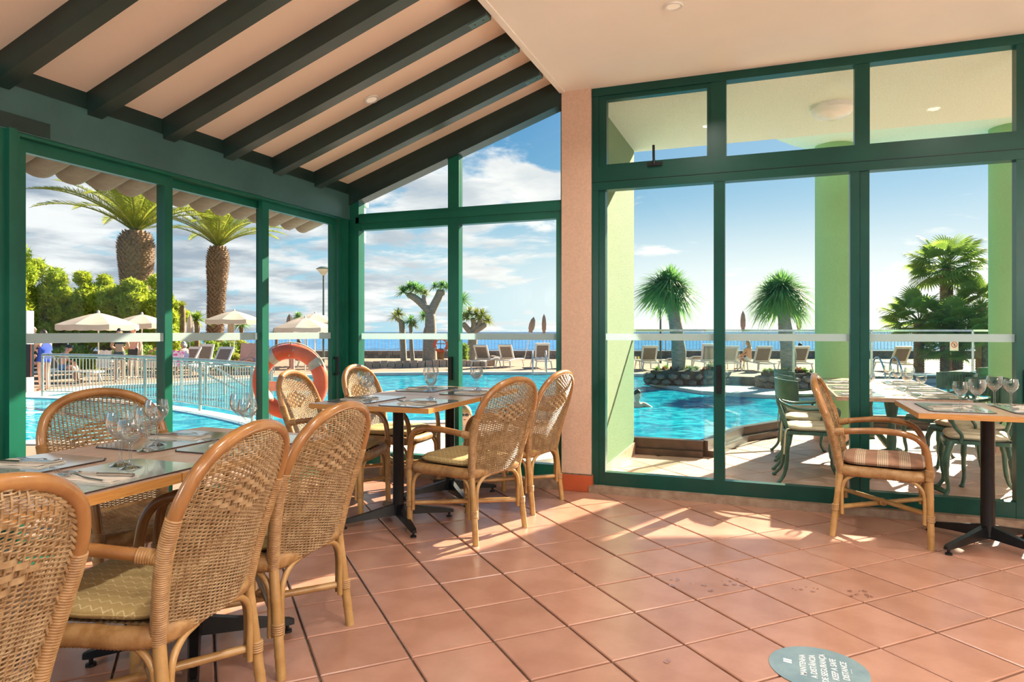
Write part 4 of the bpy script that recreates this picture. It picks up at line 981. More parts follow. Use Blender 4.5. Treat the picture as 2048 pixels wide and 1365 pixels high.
for (pa, pb, Y) in ((1447, 1526, 20.7),):
    o = MB().bar(A(pa, Y, DECK+0.12), A(pb, Y-0.6, DECK+0.12), 0.25, 0.26).build('kerb', ROCK, None, 0); struct(o, 'low dark stone kerb between the two rock planters')
DLEAF = mat('dragon_leaf', (0.13, 0.33, 0.10), 0.45, nscale=4, col2=(0.24, 0.42, 0.10), trans=0.4)
DLEAFY = mat('dragon_leaf_yellow', (0.34, 0.36, 0.05), 0.5, nscale=4, col2=(0.20, 0.27, 0.06), trans=0.3)
DBARK = mat('dragon_bark', (0.34, 0.30, 0.24), 0.9, nscale=7, col2=(0.22, 0.18, 0.14), stretch=(1, 1, 4), bump=0.4, bscale=16)
ROSE = [tuft(DLEAF, 420, 1.0, 0.021, 0.42, s, 0.70) for s in (11, 12)]
ROSEM = [tuft(DLEAF, 130, 1.0, 0.040, 0.22, 21, 0.35), tuft(DLEAFY, 120, 1.0, 0.040, 0.22, 22, 0.35), tuft(DLEAF, 110, 1.0, 0.045, 0.3, 23, 0.45)]
def rlerp(R, n):
    out = []
    for i in range(n):
        x = i/(n-1)*(len(R)-1); k = min(int(x), len(R)-2); out.append(R[k]+(R[k+1]-R[k])*(x-k))
    out[-1] *= 0.55; return out
def tree(name, label, base, trunk, rosettes, group=None, bark=DBARK, cat='tree'):
    # trunk: list of (points, radii); rosettes: (point, size, mesh)
    t_ = thing(name, label, cat, base, YAW, group); mb = MB()
    for P, R in trunk: mb.tube(catmull(P, 5), rlerp(R, (len(P)-1)*5+1), 10)
    mb.build('trunk', bark, t_, 60)
    for (p, s_, me) in rosettes:
        r_ = link('leaf_rosette', me, t_); r_.location = p; r_.scale = (s_, s_, s_); r_.rotation_euler = (random.uniform(-.25, .25), random.uniform(-.25, .25), random.uniform(0, 6))
    return t_
def dragon_single(label, px, Y, crown_px, crown_py, rad_px, z0):
    b = A(px, Y, z0); S_ = Y/FPX; hz_ = ZP(crown_py, Y)-z0; dx = (crown_px-px)*S_; rad = rad_px*S_
    P = [(0, 0, -0.3), (0.02, 0, hz_*0.25), (-0.05, 0, hz_*0.5), (dx*0.6, 0, hz_*0.75), (dx, 0, hz_*0.96)]
    tree('dragon_tree', label, b, [(P, [0.21, 0.20, 0.23, 0.19, 0.21, 0.18, 0.17, 0.15, 0.13])], [((dx, 0, hz_), rad, ROSE[0]), ((dx+0.18, 0.1, hz_-0.12), rad*0.92, ROSE[1]), ((dx-0.22, 0.0, hz_-0.05), rad*0.9, ROSE[1]), ((dx-0.05, -0.15, hz_+0.12), rad*0.85, ROSE[0])], 'dragon trees by the pool')
dragon_single('dragon tree with a round spiky crown rising from the larger rock planter', 1356, 20.6, 1338, 572, 72, DECK+0.3)
dragon_single('dragon tree with a drooping spiky crown behind the terrace chairs', 1575, 19.6, 1562, 585, 76, DECK+0.3)
def S(px, py, px0, Y, z0): return ((px-px0)*Y/FPX, 0.0, ZP(py, Y)-z0)
Y = 33.0; z0 = DECK+0.15
def mtree(label, px0, trunks, rs, Y=33.0):
    tr = []
    for pts, R in trunks: tr.append(([S(x, y, px0, Y, z0) for x, y in pts], R))
    tree('dragon_tree', label, A(px0, Y, z0), tr, [(Vector(S(x, y, px0, Y, z0))+Vector((0, random.uniform(-.4, .4), 0)), s_*Y/FPX, ROSEM[m_]) for x, y, s_, m_ in rs], 'dragon trees by the pool')
mtree('slim dragon tree with one small leaf head before the sea railing', 805, [([(808, 728), (806, 690), (804, 655), (803, 642)], [0.16, 0.145, 0.14]), ([(804, 645), (796, 640), (790, 634)], [0.11, 0.08])], [(789, 634, 24, 1), (800, 628, 22, 1)])
mtree('thin dragon tree with drooping yellow leaves next to the large forked one', 825, [([(826, 728), (823, 690), (821, 644)], [0.11, 0.09, 0.085])], [(820, 642, 24, 0), (828, 650, 20, 1)])
mtree('large forked dragon tree with thick pale trunk before the sea railing', 860, [([(862, 729), (861, 690), (861, 650), (860, 622)], [0.30, 0.29, 0.27, 0.22]), ([(850, 729), (851, 700), (852, 655)], [0.14, 0.13]), ([(860, 625), (848, 612), (832, 598), (815, 588)], [0.22, 0.19, 0.17, 0.14]), ([(862, 625), (870, 608), (878, 592), (882, 580)], [0.22, 0.2, 0.19]), ([(852, 612), (848, 600), (848, 590)], [0.12, 0.1]), ([(882, 586), (890, 584)], [0.14, 0.15])], [(806, 584, 27, 0), (818, 574, 25, 0), (830, 577, 25, 0), (840, 581, 24, 0), (849, 586, 16, 1), (872, 574, 20, 0), (885, 570, 18, 2), (893, 573, 18, 0), (862, 638, 18, 1), (846, 632, 24, 0)])
mtree('umbrella shaped dragon tree with many yellow green leaf heads by the loungers', 944, [([(940, 724), (944, 700), (946, 675), (945, 662)], [0.28, 0.23, 0.21]), ([(945, 666), (935, 658), (926, 646)], [0.16, 0.13]), ([(945, 664), (948, 650), (945, 636)], [0.15, 0.12]), ([(946, 664), (962, 655), (972, 648)], [0.16, 0.13]), ([(948, 662), (958, 648), (962, 638)], [0.13, 0.1]), ([(916, 690), (916, 655), (918, 640)], [0.16, 0.12])], [(927, 632, 24, 0), (940, 626, 24, 1), (952, 628, 24, 1), (966, 630, 24, 1), (975, 641, 21, 1), (934, 636, 22, 1), (958, 637, 22, 1), (924, 600, 30, 0), (918, 616, 24, 2)])
mtree('lone dragon tree hidden behind the corner post', 712, [([(700, 735), (700, 690), (698, 655)], [0.2, 0.16])], [(697, 648, 34, 0)])
# canary palms
FROND_M = mat('palm_frond', (0.42, 0.43, 0.06), 0.45, nscale=3, col2=(0.22, 0.31, 0.05), trans=0.45)
PBARK = mat('palm_bark', (0.30, 0.20, 0.12), 0.9, nscale=8, col2=(0.17, 0.10, 0.06), bump=0.4, bscale=14)
def frond_mesh(L, curve, seed):
    rnd = random.Random(seed); mb = MB(); N = 24; P = []
    for i in range(N+1):
        t_ = i/N; a = 0.15+curve*t_**1.3; P.append((P[-1] if P else Vector((0,0,0))) + (Vector((cos(a)*0, 0, 0)) if not P else Vector((sin(a), 0, cos(a)))*L/N))
    mb.tube(P, [0.035*(1-0.85*i/N) for i in range(N+1)], 5)
    for i in range(3, N*4):
        t_ = i/(N*4); k = int(t_*N); p = P[k].lerp(P[min(k+1, N)], t_*N-k); T = (P[min(k+1, N)]-P[max(k-1, 0)]).normalized(); up = Vector((0, 1, 0)).cross(T)
        l = L*0.14*(sin(pi*min(1, t_*0.9+0.12))**0.6)*rnd.uniform(0.85, 1.1)
        for sg_ in (-1, 1):
            d = (T*0.75+Vector((0, sg_*0.75, 0))+up*(-0.35+0.25*rnd.random())).normalized()*l; w_ = T*0.016
            mb.add([p-w_, p+w_, p+d*0.6+w_*0.8, p+d+Vector((0, 0, -l*0.12)), p+d*0.6-w_*0.8], [(0, 1, 2, 3, 4)])
    return mb.mesh('frond', FROND_M, 0)
FR = [frond_mesh(3.8, c_, 30+i) for i, c_ in enumerate((0.35, 0.50, 0.70, 1.0))]
SCALE_ME = MB().add([(-0.5,0,0),(0.5,0,0),(0.35,0.55,0.75),(-0.35,0.55,0.75),(0,0.9,1.0),(0,0.05,0.6)], [(0,1,2,3),(3,2,4),(1,0,5),(0,3,5),(3,4,5),(4,2,5),(2,1,5)])
def canary_palm(label, px0, Y, py_top, w_px, py_bot, k_, seed, lean=0.0):
    rnd = random.Random(seed); b = A(px0, Y, DECK); S_ = Y/FPX; t_ = thing('canary_palm', label, 'palm tree', b, YAW, 'canary palms beyond the pool')
    H = ZP(py_top, Y)-DECK; r0 = w_px/2*S_
    prof = [(0.72, 0.0), (0.75, 0.35), (0.82, 0.6), (0.98, 0.80), (1.0, 0.88), (0.85, 0.95), (0.5, 1.0)]
    def rad(t): 
        for (ra, ta), (rb_, tb) in zip(prof[:-1], prof[1:]):
            if ta <= t <= tb: return r0*(ra+(rb_-ra)*(t-ta)/(tb-ta))
        return r0*0.5
    mb = MB().tube([(lean*(1-i/24)*1.0, 0, H*i/24) for i in range(25)], [rad(i/24)*0.93 for i in range(25)], 14); mb.build('trunk', PBARK, t_, 60)
    sc = MB(); z = 0.3; row = 0
    while z < H*0.985:
        r_ = rad(z/H); m = max(8, int(2*pi*r_/0.21))
        for i in range(m):
            a = 2*pi*(i+0.5*(row % 2))/m+rnd.uniform(-0.04, 0.04); o_ = Vector((cos(a), sin(a), 0)); s_ = Vector((-sin(a), cos(a), 0)); u = Vector((0, 0, 1)); kk = 0.16*rnd.uniform(0.8, 1.2)
            base = Vector((lean*(1-z/H), 0, z))+o_*r_*0.90
            sc.add([base+s_*v[0]*kk+o_*v[1]*kk*0.75+u*v[2]*kk for v in SCALE_ME.v], SCALE_ME.f)
        z += 0.115; row += 1
    o = sc.build('leaf_base', PBARK, t_, 0); o['kind'] = 'stuff'
    for i in range(56):
        t2 = i/55; m = FR[0] if t2 > 0.75 else FR[1] if t2 > 0.5 else FR[2] if t2 > 0.22 else FR[3]
        f = link('frond', m, t_); f.location = (0, 0, H-0.10+0.25*t2); tilt = (1-t2)**0.9*radians(50)-radians(4)
        f.rotation_euler = (0, tilt, i*2.39996); f.scale = (k_*1.1, k_*1.1, k_*1.1)
    return t_
canary_palm('stout canary palm with bulging scaly trunk above the yellow green hedge', 272, 33.0, 462, 72, 560, 1.2, 3)
canary_palm('tall canary palm with a long scaly trunk beside the open beach parasol', 437, 38.0, 492, 44, 690, 1.0, 4, -0.25)
# small palms and undergrowth
SHR = [mat('shrub_leaf', (0.34, 0.46, 0.06), 0.55, nscale=5, col2=(0.18, 0.28, 0.045), trans=0.4), mat('shrub_yellow', (0.46, 0.47, 0.06), 0.55, nscale=5, col2=(0.28, 0.34, 0.05), trans=0.35)]
BUSHR = [tuft(SHR[0], 70, 1.0, 0.05, 0.25, 41, 0.2), tuft(SHR[1], 90, 1.0, 0.035, 0.1, 42, 0.1)]
def small_palm(label, px0, Y, py_base, py_crown, r_px, w_px, me, nm='small_palm'):
    zb = ZP(py_base, Y); h = ZP(py_crown, Y)-zb; tree(nm, label, A(px0, Y, zb), [([(0, 0, -0.6), (0.03, 0, h*0.5), (0, 0, h)], [w_px/2*Y/FPX]*3)], [((0, 0, h), r_px*Y/FPX, me), ((0, 0, h+0.05), r_px*0.8*Y/FPX, me)], 'small palms in the shrubbery', PBARK, 'palm tree')
small_palm('small palm with a pale stubby trunk and thin leaves beside the hedge', 364, 31, 668, 612, 18, 11, BUSHR[1])
small_palm('small leafy palm between the closed parasol and the tall scaly palm', 393, 30, 684, 640, 34, 10, BUSHR[0])
small_palm('slim small palm before the sea railing beside the leaning parasol', 482, 36, 700, 648, 30, 8, ROSEM[0])
small_palm('dwarf palm half hidden behind the sliding door frame', 552, 36, 700, 664, 16, 6, ROSEM[2])
small_palm('dwarf palm behind the twin open parasols', 596, 37, 700, 634, 20, 6, ROSEM[2])
def leaf_cloud(blobs, m, n, sz, seed):
    rnd = random.Random(seed); mb = MB()
    for (c, r) in blobs:
        for i in range(n):
            d = Vector((rnd.gauss(0, 1), rnd.gauss(0, 1), rnd.gauss(0, 1))).normalized()*(rnd.random()**0.35); p = Vector(c)+Vector((d.x*r[0], d.y*r[1], d.z*r[2]))
            u = Vector((rnd.uniform(-1, 1), rnd.uniform(-1, 1), rnd.uniform(-0.2, 1.0))).normalized(); v = u.cross(Vector((rnd.uniform(-1, 1), rnd.uniform(-1, 1), rnd.uniform(-1, 1)))).normalized(); s_ = sz*rnd.uniform(0.7, 1.4)
            mb.add([p-v*s_*0.32, p+u*s_*0.55+v*s_*0.1, p+u*s_*1.1, p+v*s_*0.32+u*s_*0.2], [(0, 1, 2, 3)])
    return mb
HEDG = mat('hedge_leaf', (0.52, 0.57, 0.05), 0.6, nscale=0.9, col2=(0.26, 0.38, 0.035), trans=0.45)
HBARK = mat('hedge_bark', (0.30, 0.22, 0.15), 0.9, nscale=6, namt=0.25)
def hedge_tree(label, px0, Y, py_top, w_px, seed, n=700):
    rnd = random.Random(seed); S_ = Y/FPX; H = ZP(py_top, Y)-DECK; W = w_px*S_/2*1.25
    t_ = thing('feathery_tree', label, 'tree', A(px0, Y, DECK), YAW, 'feathery hedge trees by the pool'); blobs = []; tr = MB()
    for i in range(24):
        a = rnd.uniform(0, 2*pi); rr_ = rnd.uniform(0, 1)**0.6; zz = rnd.uniform(0.30, 0.93)*H; c = Vector((W*rr_*cos(a), W*0.6*rr_*sin(a), zz*(1-0.12*rr_)))
        blobs.append((c, (W*0.36, W*0.36, H*0.10))); k = Vector((c.x*0.3, c.y*0.3, zz*0.45))
        tr.tube([Vector((c.x*0.08, c.y*0.1, 0)), k, c], [0.09, 0.06, 0.02], 6)
    blobs.append((Vector((0, 0, H*0.93)), (W*0.28, W*0.28, H*0.08)))
    tr.build('branches', HBARK, t_, 60); o = leaf_cloud(blobs, HEDG, n, 0.17, seed).build('foliage', HEDG, t_, 0); return t_
for i, (px, Y, pt, wd) in enumerate(((20, 27, 478, 90), (75, 28, 520, 90), (120, 29, 548, 80), (165, 28.5, 545, 90), (210, 29, 552, 80), (262, 28.5, 560, 84), (312, 29, 552, 74), (336, 32, 590, 60))):
    hedge_tree(('tallest feathery yellow green tree beside the door jamb', 'feathery tree rising behind the woman in the blue swimsuit', 'feathery tree behind the white parasol edge', 'feathery tree behind the broad beach parasol', 'feathery tree beside the bulging palm trunk', 'feathery tree in front of the bulging palm trunk', 'feathery tree behind the second beach parasol', 'small feathery tree beside the stubby trunked palm')[i], px, Y, pt, wd, 100+i)
def shrub(label, px, Y, py_top, w_px, m, seed, n=260, sz=0.16):
    S_ = Y/FPX; H = max(0.35, ZP(py_top, Y)-DECK); W = w_px*S_/2; t_ = thing('shrub', label, 'shrub', A(px, Y, DECK), YAW, 'shrubs around the deck')
    rnd = random.Random(seed); blobs = [((rnd.uniform(-.5, .5)*W, rnd.uniform(-.3, .3)*W, H*rnd.uniform(0.3, 0.75)), (W*0.6, W*0.5, H*0.32)) for k in range(6)]
    leaf_cloud(blobs, m, n, sz, seed).build('foliage', m, t_, 0)
    st_ = MB()
    for b in blobs: st_.tube([(b[0][0]*0.2, 0, 0), b[0]], [0.03, 0.012], 5)
    st_.build('stem', HBARK, t_)
for i, (px, Y, pt, wd, mi, lb) in enumerate(((350, 30, 660, 50, 0, 'dense green shrub behind the grey haired woman'), (390, 31, 672, 50, 0, 'leafy green shrub below the closed parasol'), (425, 30, 676, 44, 0, 'green shrub at the foot of the tall scaly palm'), (455, 31, 676, 40, 0, 'green shrub between the two leaning parasol poles'), (478, 32, 682, 40, 1, 'yellowish shrub below the slim palm'), (505, 32, 690, 40, 0, 'brown green shrub behind the reading man'),
        (395, 27.5, 712, 46, 1, 'low yellow flowering shrub behind the empty loungers'), (470, 27.5, 708, 50, 1, 'low yellow shrub beside the reading man'), (175, 25, 712, 44, 1, 'bright yellow green shrub behind the pool fence'), (928, 31.5, 690, 26, 0, 'bright green plant beside the umbrella shaped dragon tree'), (150, 27, 690, 120, 0, 'dark shady shrub under the feathery trees'), (260, 27.5, 690, 130, 0, 'dark shady shrub behind the standing bathers'))):
    shrub(lb, px, Y, pt, wd, SHR[mi], 200+i)
ag = tree('agave_plant', 'pale spiky agave plant behind the empty loungers', A(433, 28.2, DECK), [([(0, 0, -0.1), (0, 0, 0.1), (0, 0, 0.2)], [0.08]*3)], [((0, 0, 0.15), 1.0, BUSHR[0])], None, PBARK, 'plant')
# fan palms
FANM = mat('fan_leaf', (0.30, 0.42, 0.06), 0.5, nscale=3, col2=(0.16, 0.28, 0.05), trans=0.5)
def fan_mesh(seed):
    rnd = random.Random(seed); mb = MB(); mb.tube([(0, 0, 0), (0.35, 0, 0.03), (0.62, 0, 0.0)], [0.018, 0.013, 0.01], 5)
    c = Vector((0.60, 0, 0))
    for i in range(26):
        a = radians(-112+224*i/25); d = Vector((cos(a), sin(a), -0.10*abs(sin(a)))); L = 0.56*(0.8+0.2*cos(a))*rnd.uniform(0.92, 1.05); s_ = Vector((-sin(a), cos(a), 0))
        mb.add([c, c+d*L*0.55-s_*0.030+Vector((0,0,-0.01)), c+d*L*0.85-s_*0.012+Vector((0,0,-0.06)), c+d*L+Vector((0, 0, -0.14*L-0.05)), c+d*L*0.85+s_*0.012+Vector((0,0,-0.06)), c+d*L*0.55+s_*0.030+Vector((0,0,0.012))], [(0, 1, 2, 3, 4, 5)])
    return mb.mesh('fan_leaf', FANM, 0)
FAN = [fan_mesh(1), fan_mesh(2)]
def fan_palm(label, px0, Y, py_crown, r_px, w_px, nleaf, seed, py_base=None, low=-0.45):
    rnd = random.Random(seed); S_ = Y/FPX; zb = DECK; h = ZP(py_crown, Y)-zb; t_ = thing('fan_palm', label, 'palm tree', A(px0, Y, zb), YAW, 'fan palms beyond the terrace')
    P, R = rings([(0, 0, 0), (0, 0, h*0.97)], w_px/2*S_, 0.09, 0.02, 10); MB().tube(P, R, 12).build('trunk', PBARK, t_, 60)
    for i in range(nleaf):
        f = link('fan_leaf', FAN[i % 2], t_); el = math.asin(low+(1.0-low)*(i+0.5)/nleaf); k = r_px*S_/1.12*rnd.uniform(0.85, 1.08)
        f.location = (0, 0, h-0.05); f.rotation_euler = (rnd.uniform(-0.35, 0.35), -el+0.12, i*2.4+rnd.uniform(-.2, .2)); f.scale = (k, k, k)
fan_palm('tall fan palm with a straight hairy trunk standing above the clump', 1893, 26, 532, 82, 22, 46, 1, low=-0.5)
fan_palm('low fan palm leaning out towards the loungers', 1838, 25, 640, 78, 18, 34, 2)
fan_palm('low fan palm in front of the tall straight trunk', 1915, 24, 652, 72, 18, 34, 3)
fan_palm('bushy fan palm beside the outer green column', 1962, 25, 608, 74, 18, 34, 4)
fan_palm('low fan palm hanging over the deck by the outer column', 1975, 23, 668, 60, 18, 30, 5)
fan_palm('small fan palm hugging the ground under the clump', 1890, 24, 690, 62, 16, 28, 6)
# ================================================================== walls and rails by the sea
RAILM = mat('rail_paint', (0.50, 0.50, 0.46), 0.5, nscale=5, namt=0.1)
WALLST = mat('wall_stone', (0.36, 0.27, 0.20), 0.9, nscale=3, col2=(0.23, 0.17, 0.13), bump=0.4, bscale=7, tint=0.25)
YS = 40.0
wl = thing('sea_wall', 'low dark stone wall along the seaward edge of the deck', 'wall', C(0, YS, DECK), YAW)
MB().box(-34, 34, -0.12, 0.12, 0.0, 0.40).build('core', ROCK, wl, 0)
MB().box(-34, 34, -0.2, 0.2, 0.40, 0.47).build('coping', mat('wall_coping', (0.40, 0.33, 0.27), 0.85, nscale=4, namt=0.15), wl, 0)
BLK = MB().box(-0.5, 0.5, -0.5, 0.5, -0.5, 0.5).mesh('stone', WALLST, 0)
random.seed(11)
for r_ in range(2):
    x = -9.2
    while x < 2.7:
        w_ = random.uniform(0.26, 0.46); s_ = link('stone', BLK, wl); s_.location = (x+w_/2, -0.15+random.uniform(-0.015, 0.015), 0.10+0.20*r_); s_.scale = (w_-0.02, 0.10, 0.18); x += w_
ra = thing('sea_railing', 'thin grey metal railing on top of the sea wall', 'railing', C(0, YS, DECK+0.47), YAW)
MB().box(-34, 34, -0.02, 0.02, 1.02, 1.06).build('top_rail', RAILM, ra, 0); MB().box(-34, 34, -0.015, 0.015, 0.06, 0.09).build('bottom_rail', RAILM, ra, 0)
pst = MB().box(-0.025, 0.025, -0.025, 0.025, 0, 1.02).mesh('post', RAILM, 0)
for k in range(23): p = link('post', pst, ra); p.location = (-33+3*k, 0, 0)
br = MB()
for k in range(300): x = -30+0.2*k; br.box(x-0.011, x+0.011, -0.008, 0.008, 0.09, 1.02)
b_ = br.build('bar', RAILM, ra, 0); b_['kind'] = 'stuff'
# stone kerb of the tree bed
kb = thing('planting_bed', 'raised planting bed with a pale stone block kerb around the dragon trees', 'planting bed', C(0, 0, DECK), YAW)
bed = [(700, 30.0), (850, 30.4), (985, 31.4), (1000, 33.5), (985, 36), (700, 36)]
bl = [((px-1024)/FPX*Yb, Yb) for px, Yb in bed]
MB().prism(bl, 0.0, 0.17).build('soil', mat('bed_soil', (0.30, 0.22, 0.15), 0.95, nscale=8, namt=0.2), kb, 0)
KST = MB().box(-0.5, 0.5, -0.5, 0.5, 0, 1).mesh('stone', mat('kerb_stone', (0.42, 0.33, 0.25), 0.9, nscale=4, col2=(0.30, 0.23, 0.17), tint=0.2), 0)
for (a, b) in zip(bl[:4], bl[1:5]):
    a, b = Vector((*a, 0)), Vector((*b, 0)); L = (b-a).length; m = max(1, int(L/0.30))
    for i in range(m):
        s_ = link('stone', KST, kb); s_.location = a.lerp(b, (i+0.5)/m); s_.rotation_euler = (0, 0, atan2((b-a).y, (b-a).x)); s_.scale = (L/m-0.03, 0.24, random.uniform(0.27, 0.33))
# ================================================================== loungers
FABR = mat('taupe_mesh_fabric', (0.27, 0.20, 0.15), 0.8, nscale=20, namt=0.1); RESIN = mat('white_resin', (0.84, 0.78, 0.68), 0.45, nscale=6, namt=0.06)
def make_lounger(ang, nm='sun_lounger'):
    # head end towards -y; the back is hinged at y=-0.28
    t = thing(nm, 'white resin sun lounger', 'sun lounger')
    for sx_ in (-1, 1):
        MB().tube(catmull([(sx_*0.30, -0.95, 0.33), (sx_*0.31, -0.3, 0.36), (sx_*0.31, 0.5, 0.36), (sx_*0.30, 0.98, 0.33)], 5), 0.028, 8).build('side_rail', RESIN, t, 60)
        for y_ in (-0.80, 0.80): MB().tube([(sx_*0.30, y_, 0.34), (sx_*0.33, y_*1.06, 0.16), (sx_*0.34, y_*1.12, 0.0)], [0.032, 0.028, 0.024], 8).build('leg', RESIN, t, 60)
    MB().box(-0.29, 0.29, -0.27, 0.92, 0.352, 0.366).build('seat_fabric', FABR, t, 0)
    MB().box(-0.30, 0.30, -0.99, -0.88, 0.31, 0.36).build('head_bar', RESIN, t, 0); MB().box(-0.30, 0.30, 0.92, 1.0, 0.31, 0.36).build('foot_bar', RESIN, t, 0)
    a = radians(ang); d = Vector((0, -cos(a), sin(a))); n_ = Vector((0, sin(a), cos(a))); o_ = Vector((0, -0.28, 0.37)); L = 0.74; ex = Vector((1, 0, 0))
    bk = MB()
    for sx_ in (-1, 1): bk.obox(o_+d*L/2+ex*sx_*0.285, d*L/2, ex*0.035, n_*0.022)
    bk.obox(o_+d*(L-0.03), ex*0.30, d*0.05, n_*0.022); bk.obox(o_+d*0.05, ex*0.26, d*0.04, n_*0.02)
    b = bk.build('back_frame', RESIN, t, 0)
    MB().obox(o_+d*L*0.5, ex*0.25, d*L*0.42, n_*0.012).build('back_fabric', FABR, b, 0)
    return t
L60, L75, L10 = make_lounger(58), make_lounger(72), make_lounger(9)
LUSED = set()
def lounger(kind, px, Y, rz, label, loc=None):
    src = {60: L60, 75: L75, 10: L10}[kind]; p = loc or A(px, Y, DECK)
    if kind not in LUSED: o = src; LUSED.add(kind)
    else: o = dup(src, p, 0)
    o.location = p; o.rotation_euler = (0, 0, YAW+rz); o['label'] = label; o['group'] = 'sun loungers around the pool'; return o
for a in ((60, 972, 29.9, -0.35, 'white lounger with raised taupe back closest to the umbrella shaped dragon tree'), (60, 1020, 30.6, -0.35, 'white lounger with raised back beside the small snack table'), (75, 1082, 29.8, 0.1, 'white lounger with upright grey back behind the pool ladder'), (60, 1150, 30.5, -0.2, 'white lounger behind the peach pillar'),
          (60, 1294, 28.4, 0.0, 'white lounger with raised back beside the yellow drink cup'), (10, 1341, 29.0, 0.0, 'flat lowered lounger behind the first pool dragon tree'), (10, 1384, 31.2, 0.1, 'flat lounger half hidden by the dragon tree trunk'), (75, 1413, 28.2, 0.0, 'white lounger with raised back right beside the balustrade corner'), (60, 1452, 28.0, 0.0, 'white lounger with raised back next to the seated girl'), (60, 1517, 27.6, 0.0, 'white lounger on which the long haired girl sits'), (60, 1590, 27.6, 0.0, 'white lounger behind the drooping dragon tree'), (75, 1688, 27.4, 0.0, 'white lounger behind the green terrace column'), (60, 1788, 27.0, 0.0, 'white lounger with raised back beyond the pool grab rails'), (10, 1862, 19.5, 1.35, 'flat lounger standing crosswise by the fan palms'),
          (60, 636, 31.0, -1.25, 'lounger with back raised sideways under the street lamp'), (60, 430, 24.8, 2.9, 'empty lounger with pale back behind the pool fence'), (75, 397, 26.3, 2.9, 'empty lounger with grey back beside the seated grey haired woman'), (60, 360, 24.9, 2.7, 'lounger on which the grey haired woman sits'), (60, 500, 26.2, 2.6, 'lounger on which the reading man reclines'), (60, 132, 21.2, -1.5, 'lounger on which the bearded man sits by the fence'), (10, 284, 25.2, -1.4, 'lounger with a cream towel behind the standing bathers'), (60, 66, 23.2, -1.5, 'lounger behind the woman in the blue swimsuit')):
    lounger(*a)
TOW = {n_: mat(n_+'_towel', c_, 0.95, nscale=20, namt=0.1) for n_, c_ in (('cream', (0.78, 0.66, 0.50)), ('salmon', (0.78, 0.40, 0.30)), ('white', (0.82, 0.78, 0.72)))}
def floral():
    m = bpy.data.materials.new('pink_flower_towel'); m.use_nodes = True; k = NT(m.node_tree); v = k.new('ShaderNodeTexVoronoi'); k.l.new(k.new('ShaderNodeTexCoord').outputs['Object'], v.inputs['Vector']); v.inputs['Scale'].default_value = 9
    k.put(k.n['Principled BSDF'].inputs['Base Color'], k.mix(k.ramp(v.outputs[0], (0.35, 0.5)), (0.80, 0.12, 0.45), (0.88, 0.72, 0.78))); k.n['Principled BSDF'].inputs['Roughness'].default_value = 0.9; return m
def towel(px, Y, z, wx, hz, m, label, rz=0.0, lean=0.35):
    mb = MB().grid(lambda u, v: Vector(((u-0.5)*wx, lean*(v-0.5)*hz+0.02*sin(u*9), v*hz+0.015*sin(u*14))), 12, 8); mb.grid(lambda u, v: Vector(((0.5-u)*wx, lean*(v-0.5)*hz+0.02*sin((1-u)*9)+0.02, v*hz+0.015*sin((1-u)*14))), 12, 8)
    o = mb.build('towel', m); o.location = A(px, Y, z); o.rotation_euler = (0, 0, YAW+rz); tag(o, label, 'towel', 'towels on the loungers')
towel(344, 24.3, DECK+0.36, 0.8, 0.55, floral(), 'pink flowered towel hung beside the grey haired woman')
towel(497, 26.0, DECK+0.36, 0.62, 0.78, TOW['salmon'], 'salmon pink towel draped over the reading man\'s lounger', 0.1)
towel(208, 22.4, DECK+0.42, 0.42, 0.55, TOW['white'], 'white striped towel draped over a chair by the parasol pole')
towel(292, 24.2, DECK+0.34, 0.9, 0.42, TOW['cream'], 'cream towel spread over the lounger behind the bathers')
towel(1083, 29.4, DECK+0.38, 0.5, 0.10, TOW['white'], 'folded white towel on the upright lounger by the ladder')
# side tables
def side_table(px, Y, label):
    t = thing('side_table', label, 'table', A(px, Y, DECK), YAW, 'small white side tables'); MB().box(-0.23, 0.23, -0.23, 0.23, 0.40, 0.43).build('table_top', RESIN, t, 0)
    for sx_ in (-1, 1):
        for sy_ in (-1, 1): MB().tube([(sx_*0.18, sy_*0.18, 0.40), (sx_*0.21, sy_*0.21, 0)], 0.022, 6).build('leg', RESIN, t)
side_table(998, 30.3, 'small white side table with snacks between two loungers'); side_table(1272, 28.4, 'small white side table with drink cups behind the green wall'); side_table(1482, 28.2, 'small white side table beside the seated girl'); side_table(217, 22.3, 'small white side table under the broad beach parasol')
def cup(px, Y, m, label):
    o = MB().lathe([(0.0, 0), (0.032, 0), (0.042, 0.12), (0.038, 0.12), (0.03, 0.01), (0, 0.01)], 14).build('drink_cup', m); o.location = A(px, Y, DECK+0.43); tag(o, label, 'cup', 'drink cups')
cup(1271, 28.4, RESIN, 'white drink cup on the side table behind the green wall'); cup(1277, 28.4, mat('orange_drink', (0.85, 0.55, 0.08), 0.4, nscale=5), 'orange yellow drink cup on the side table behind the green wall')
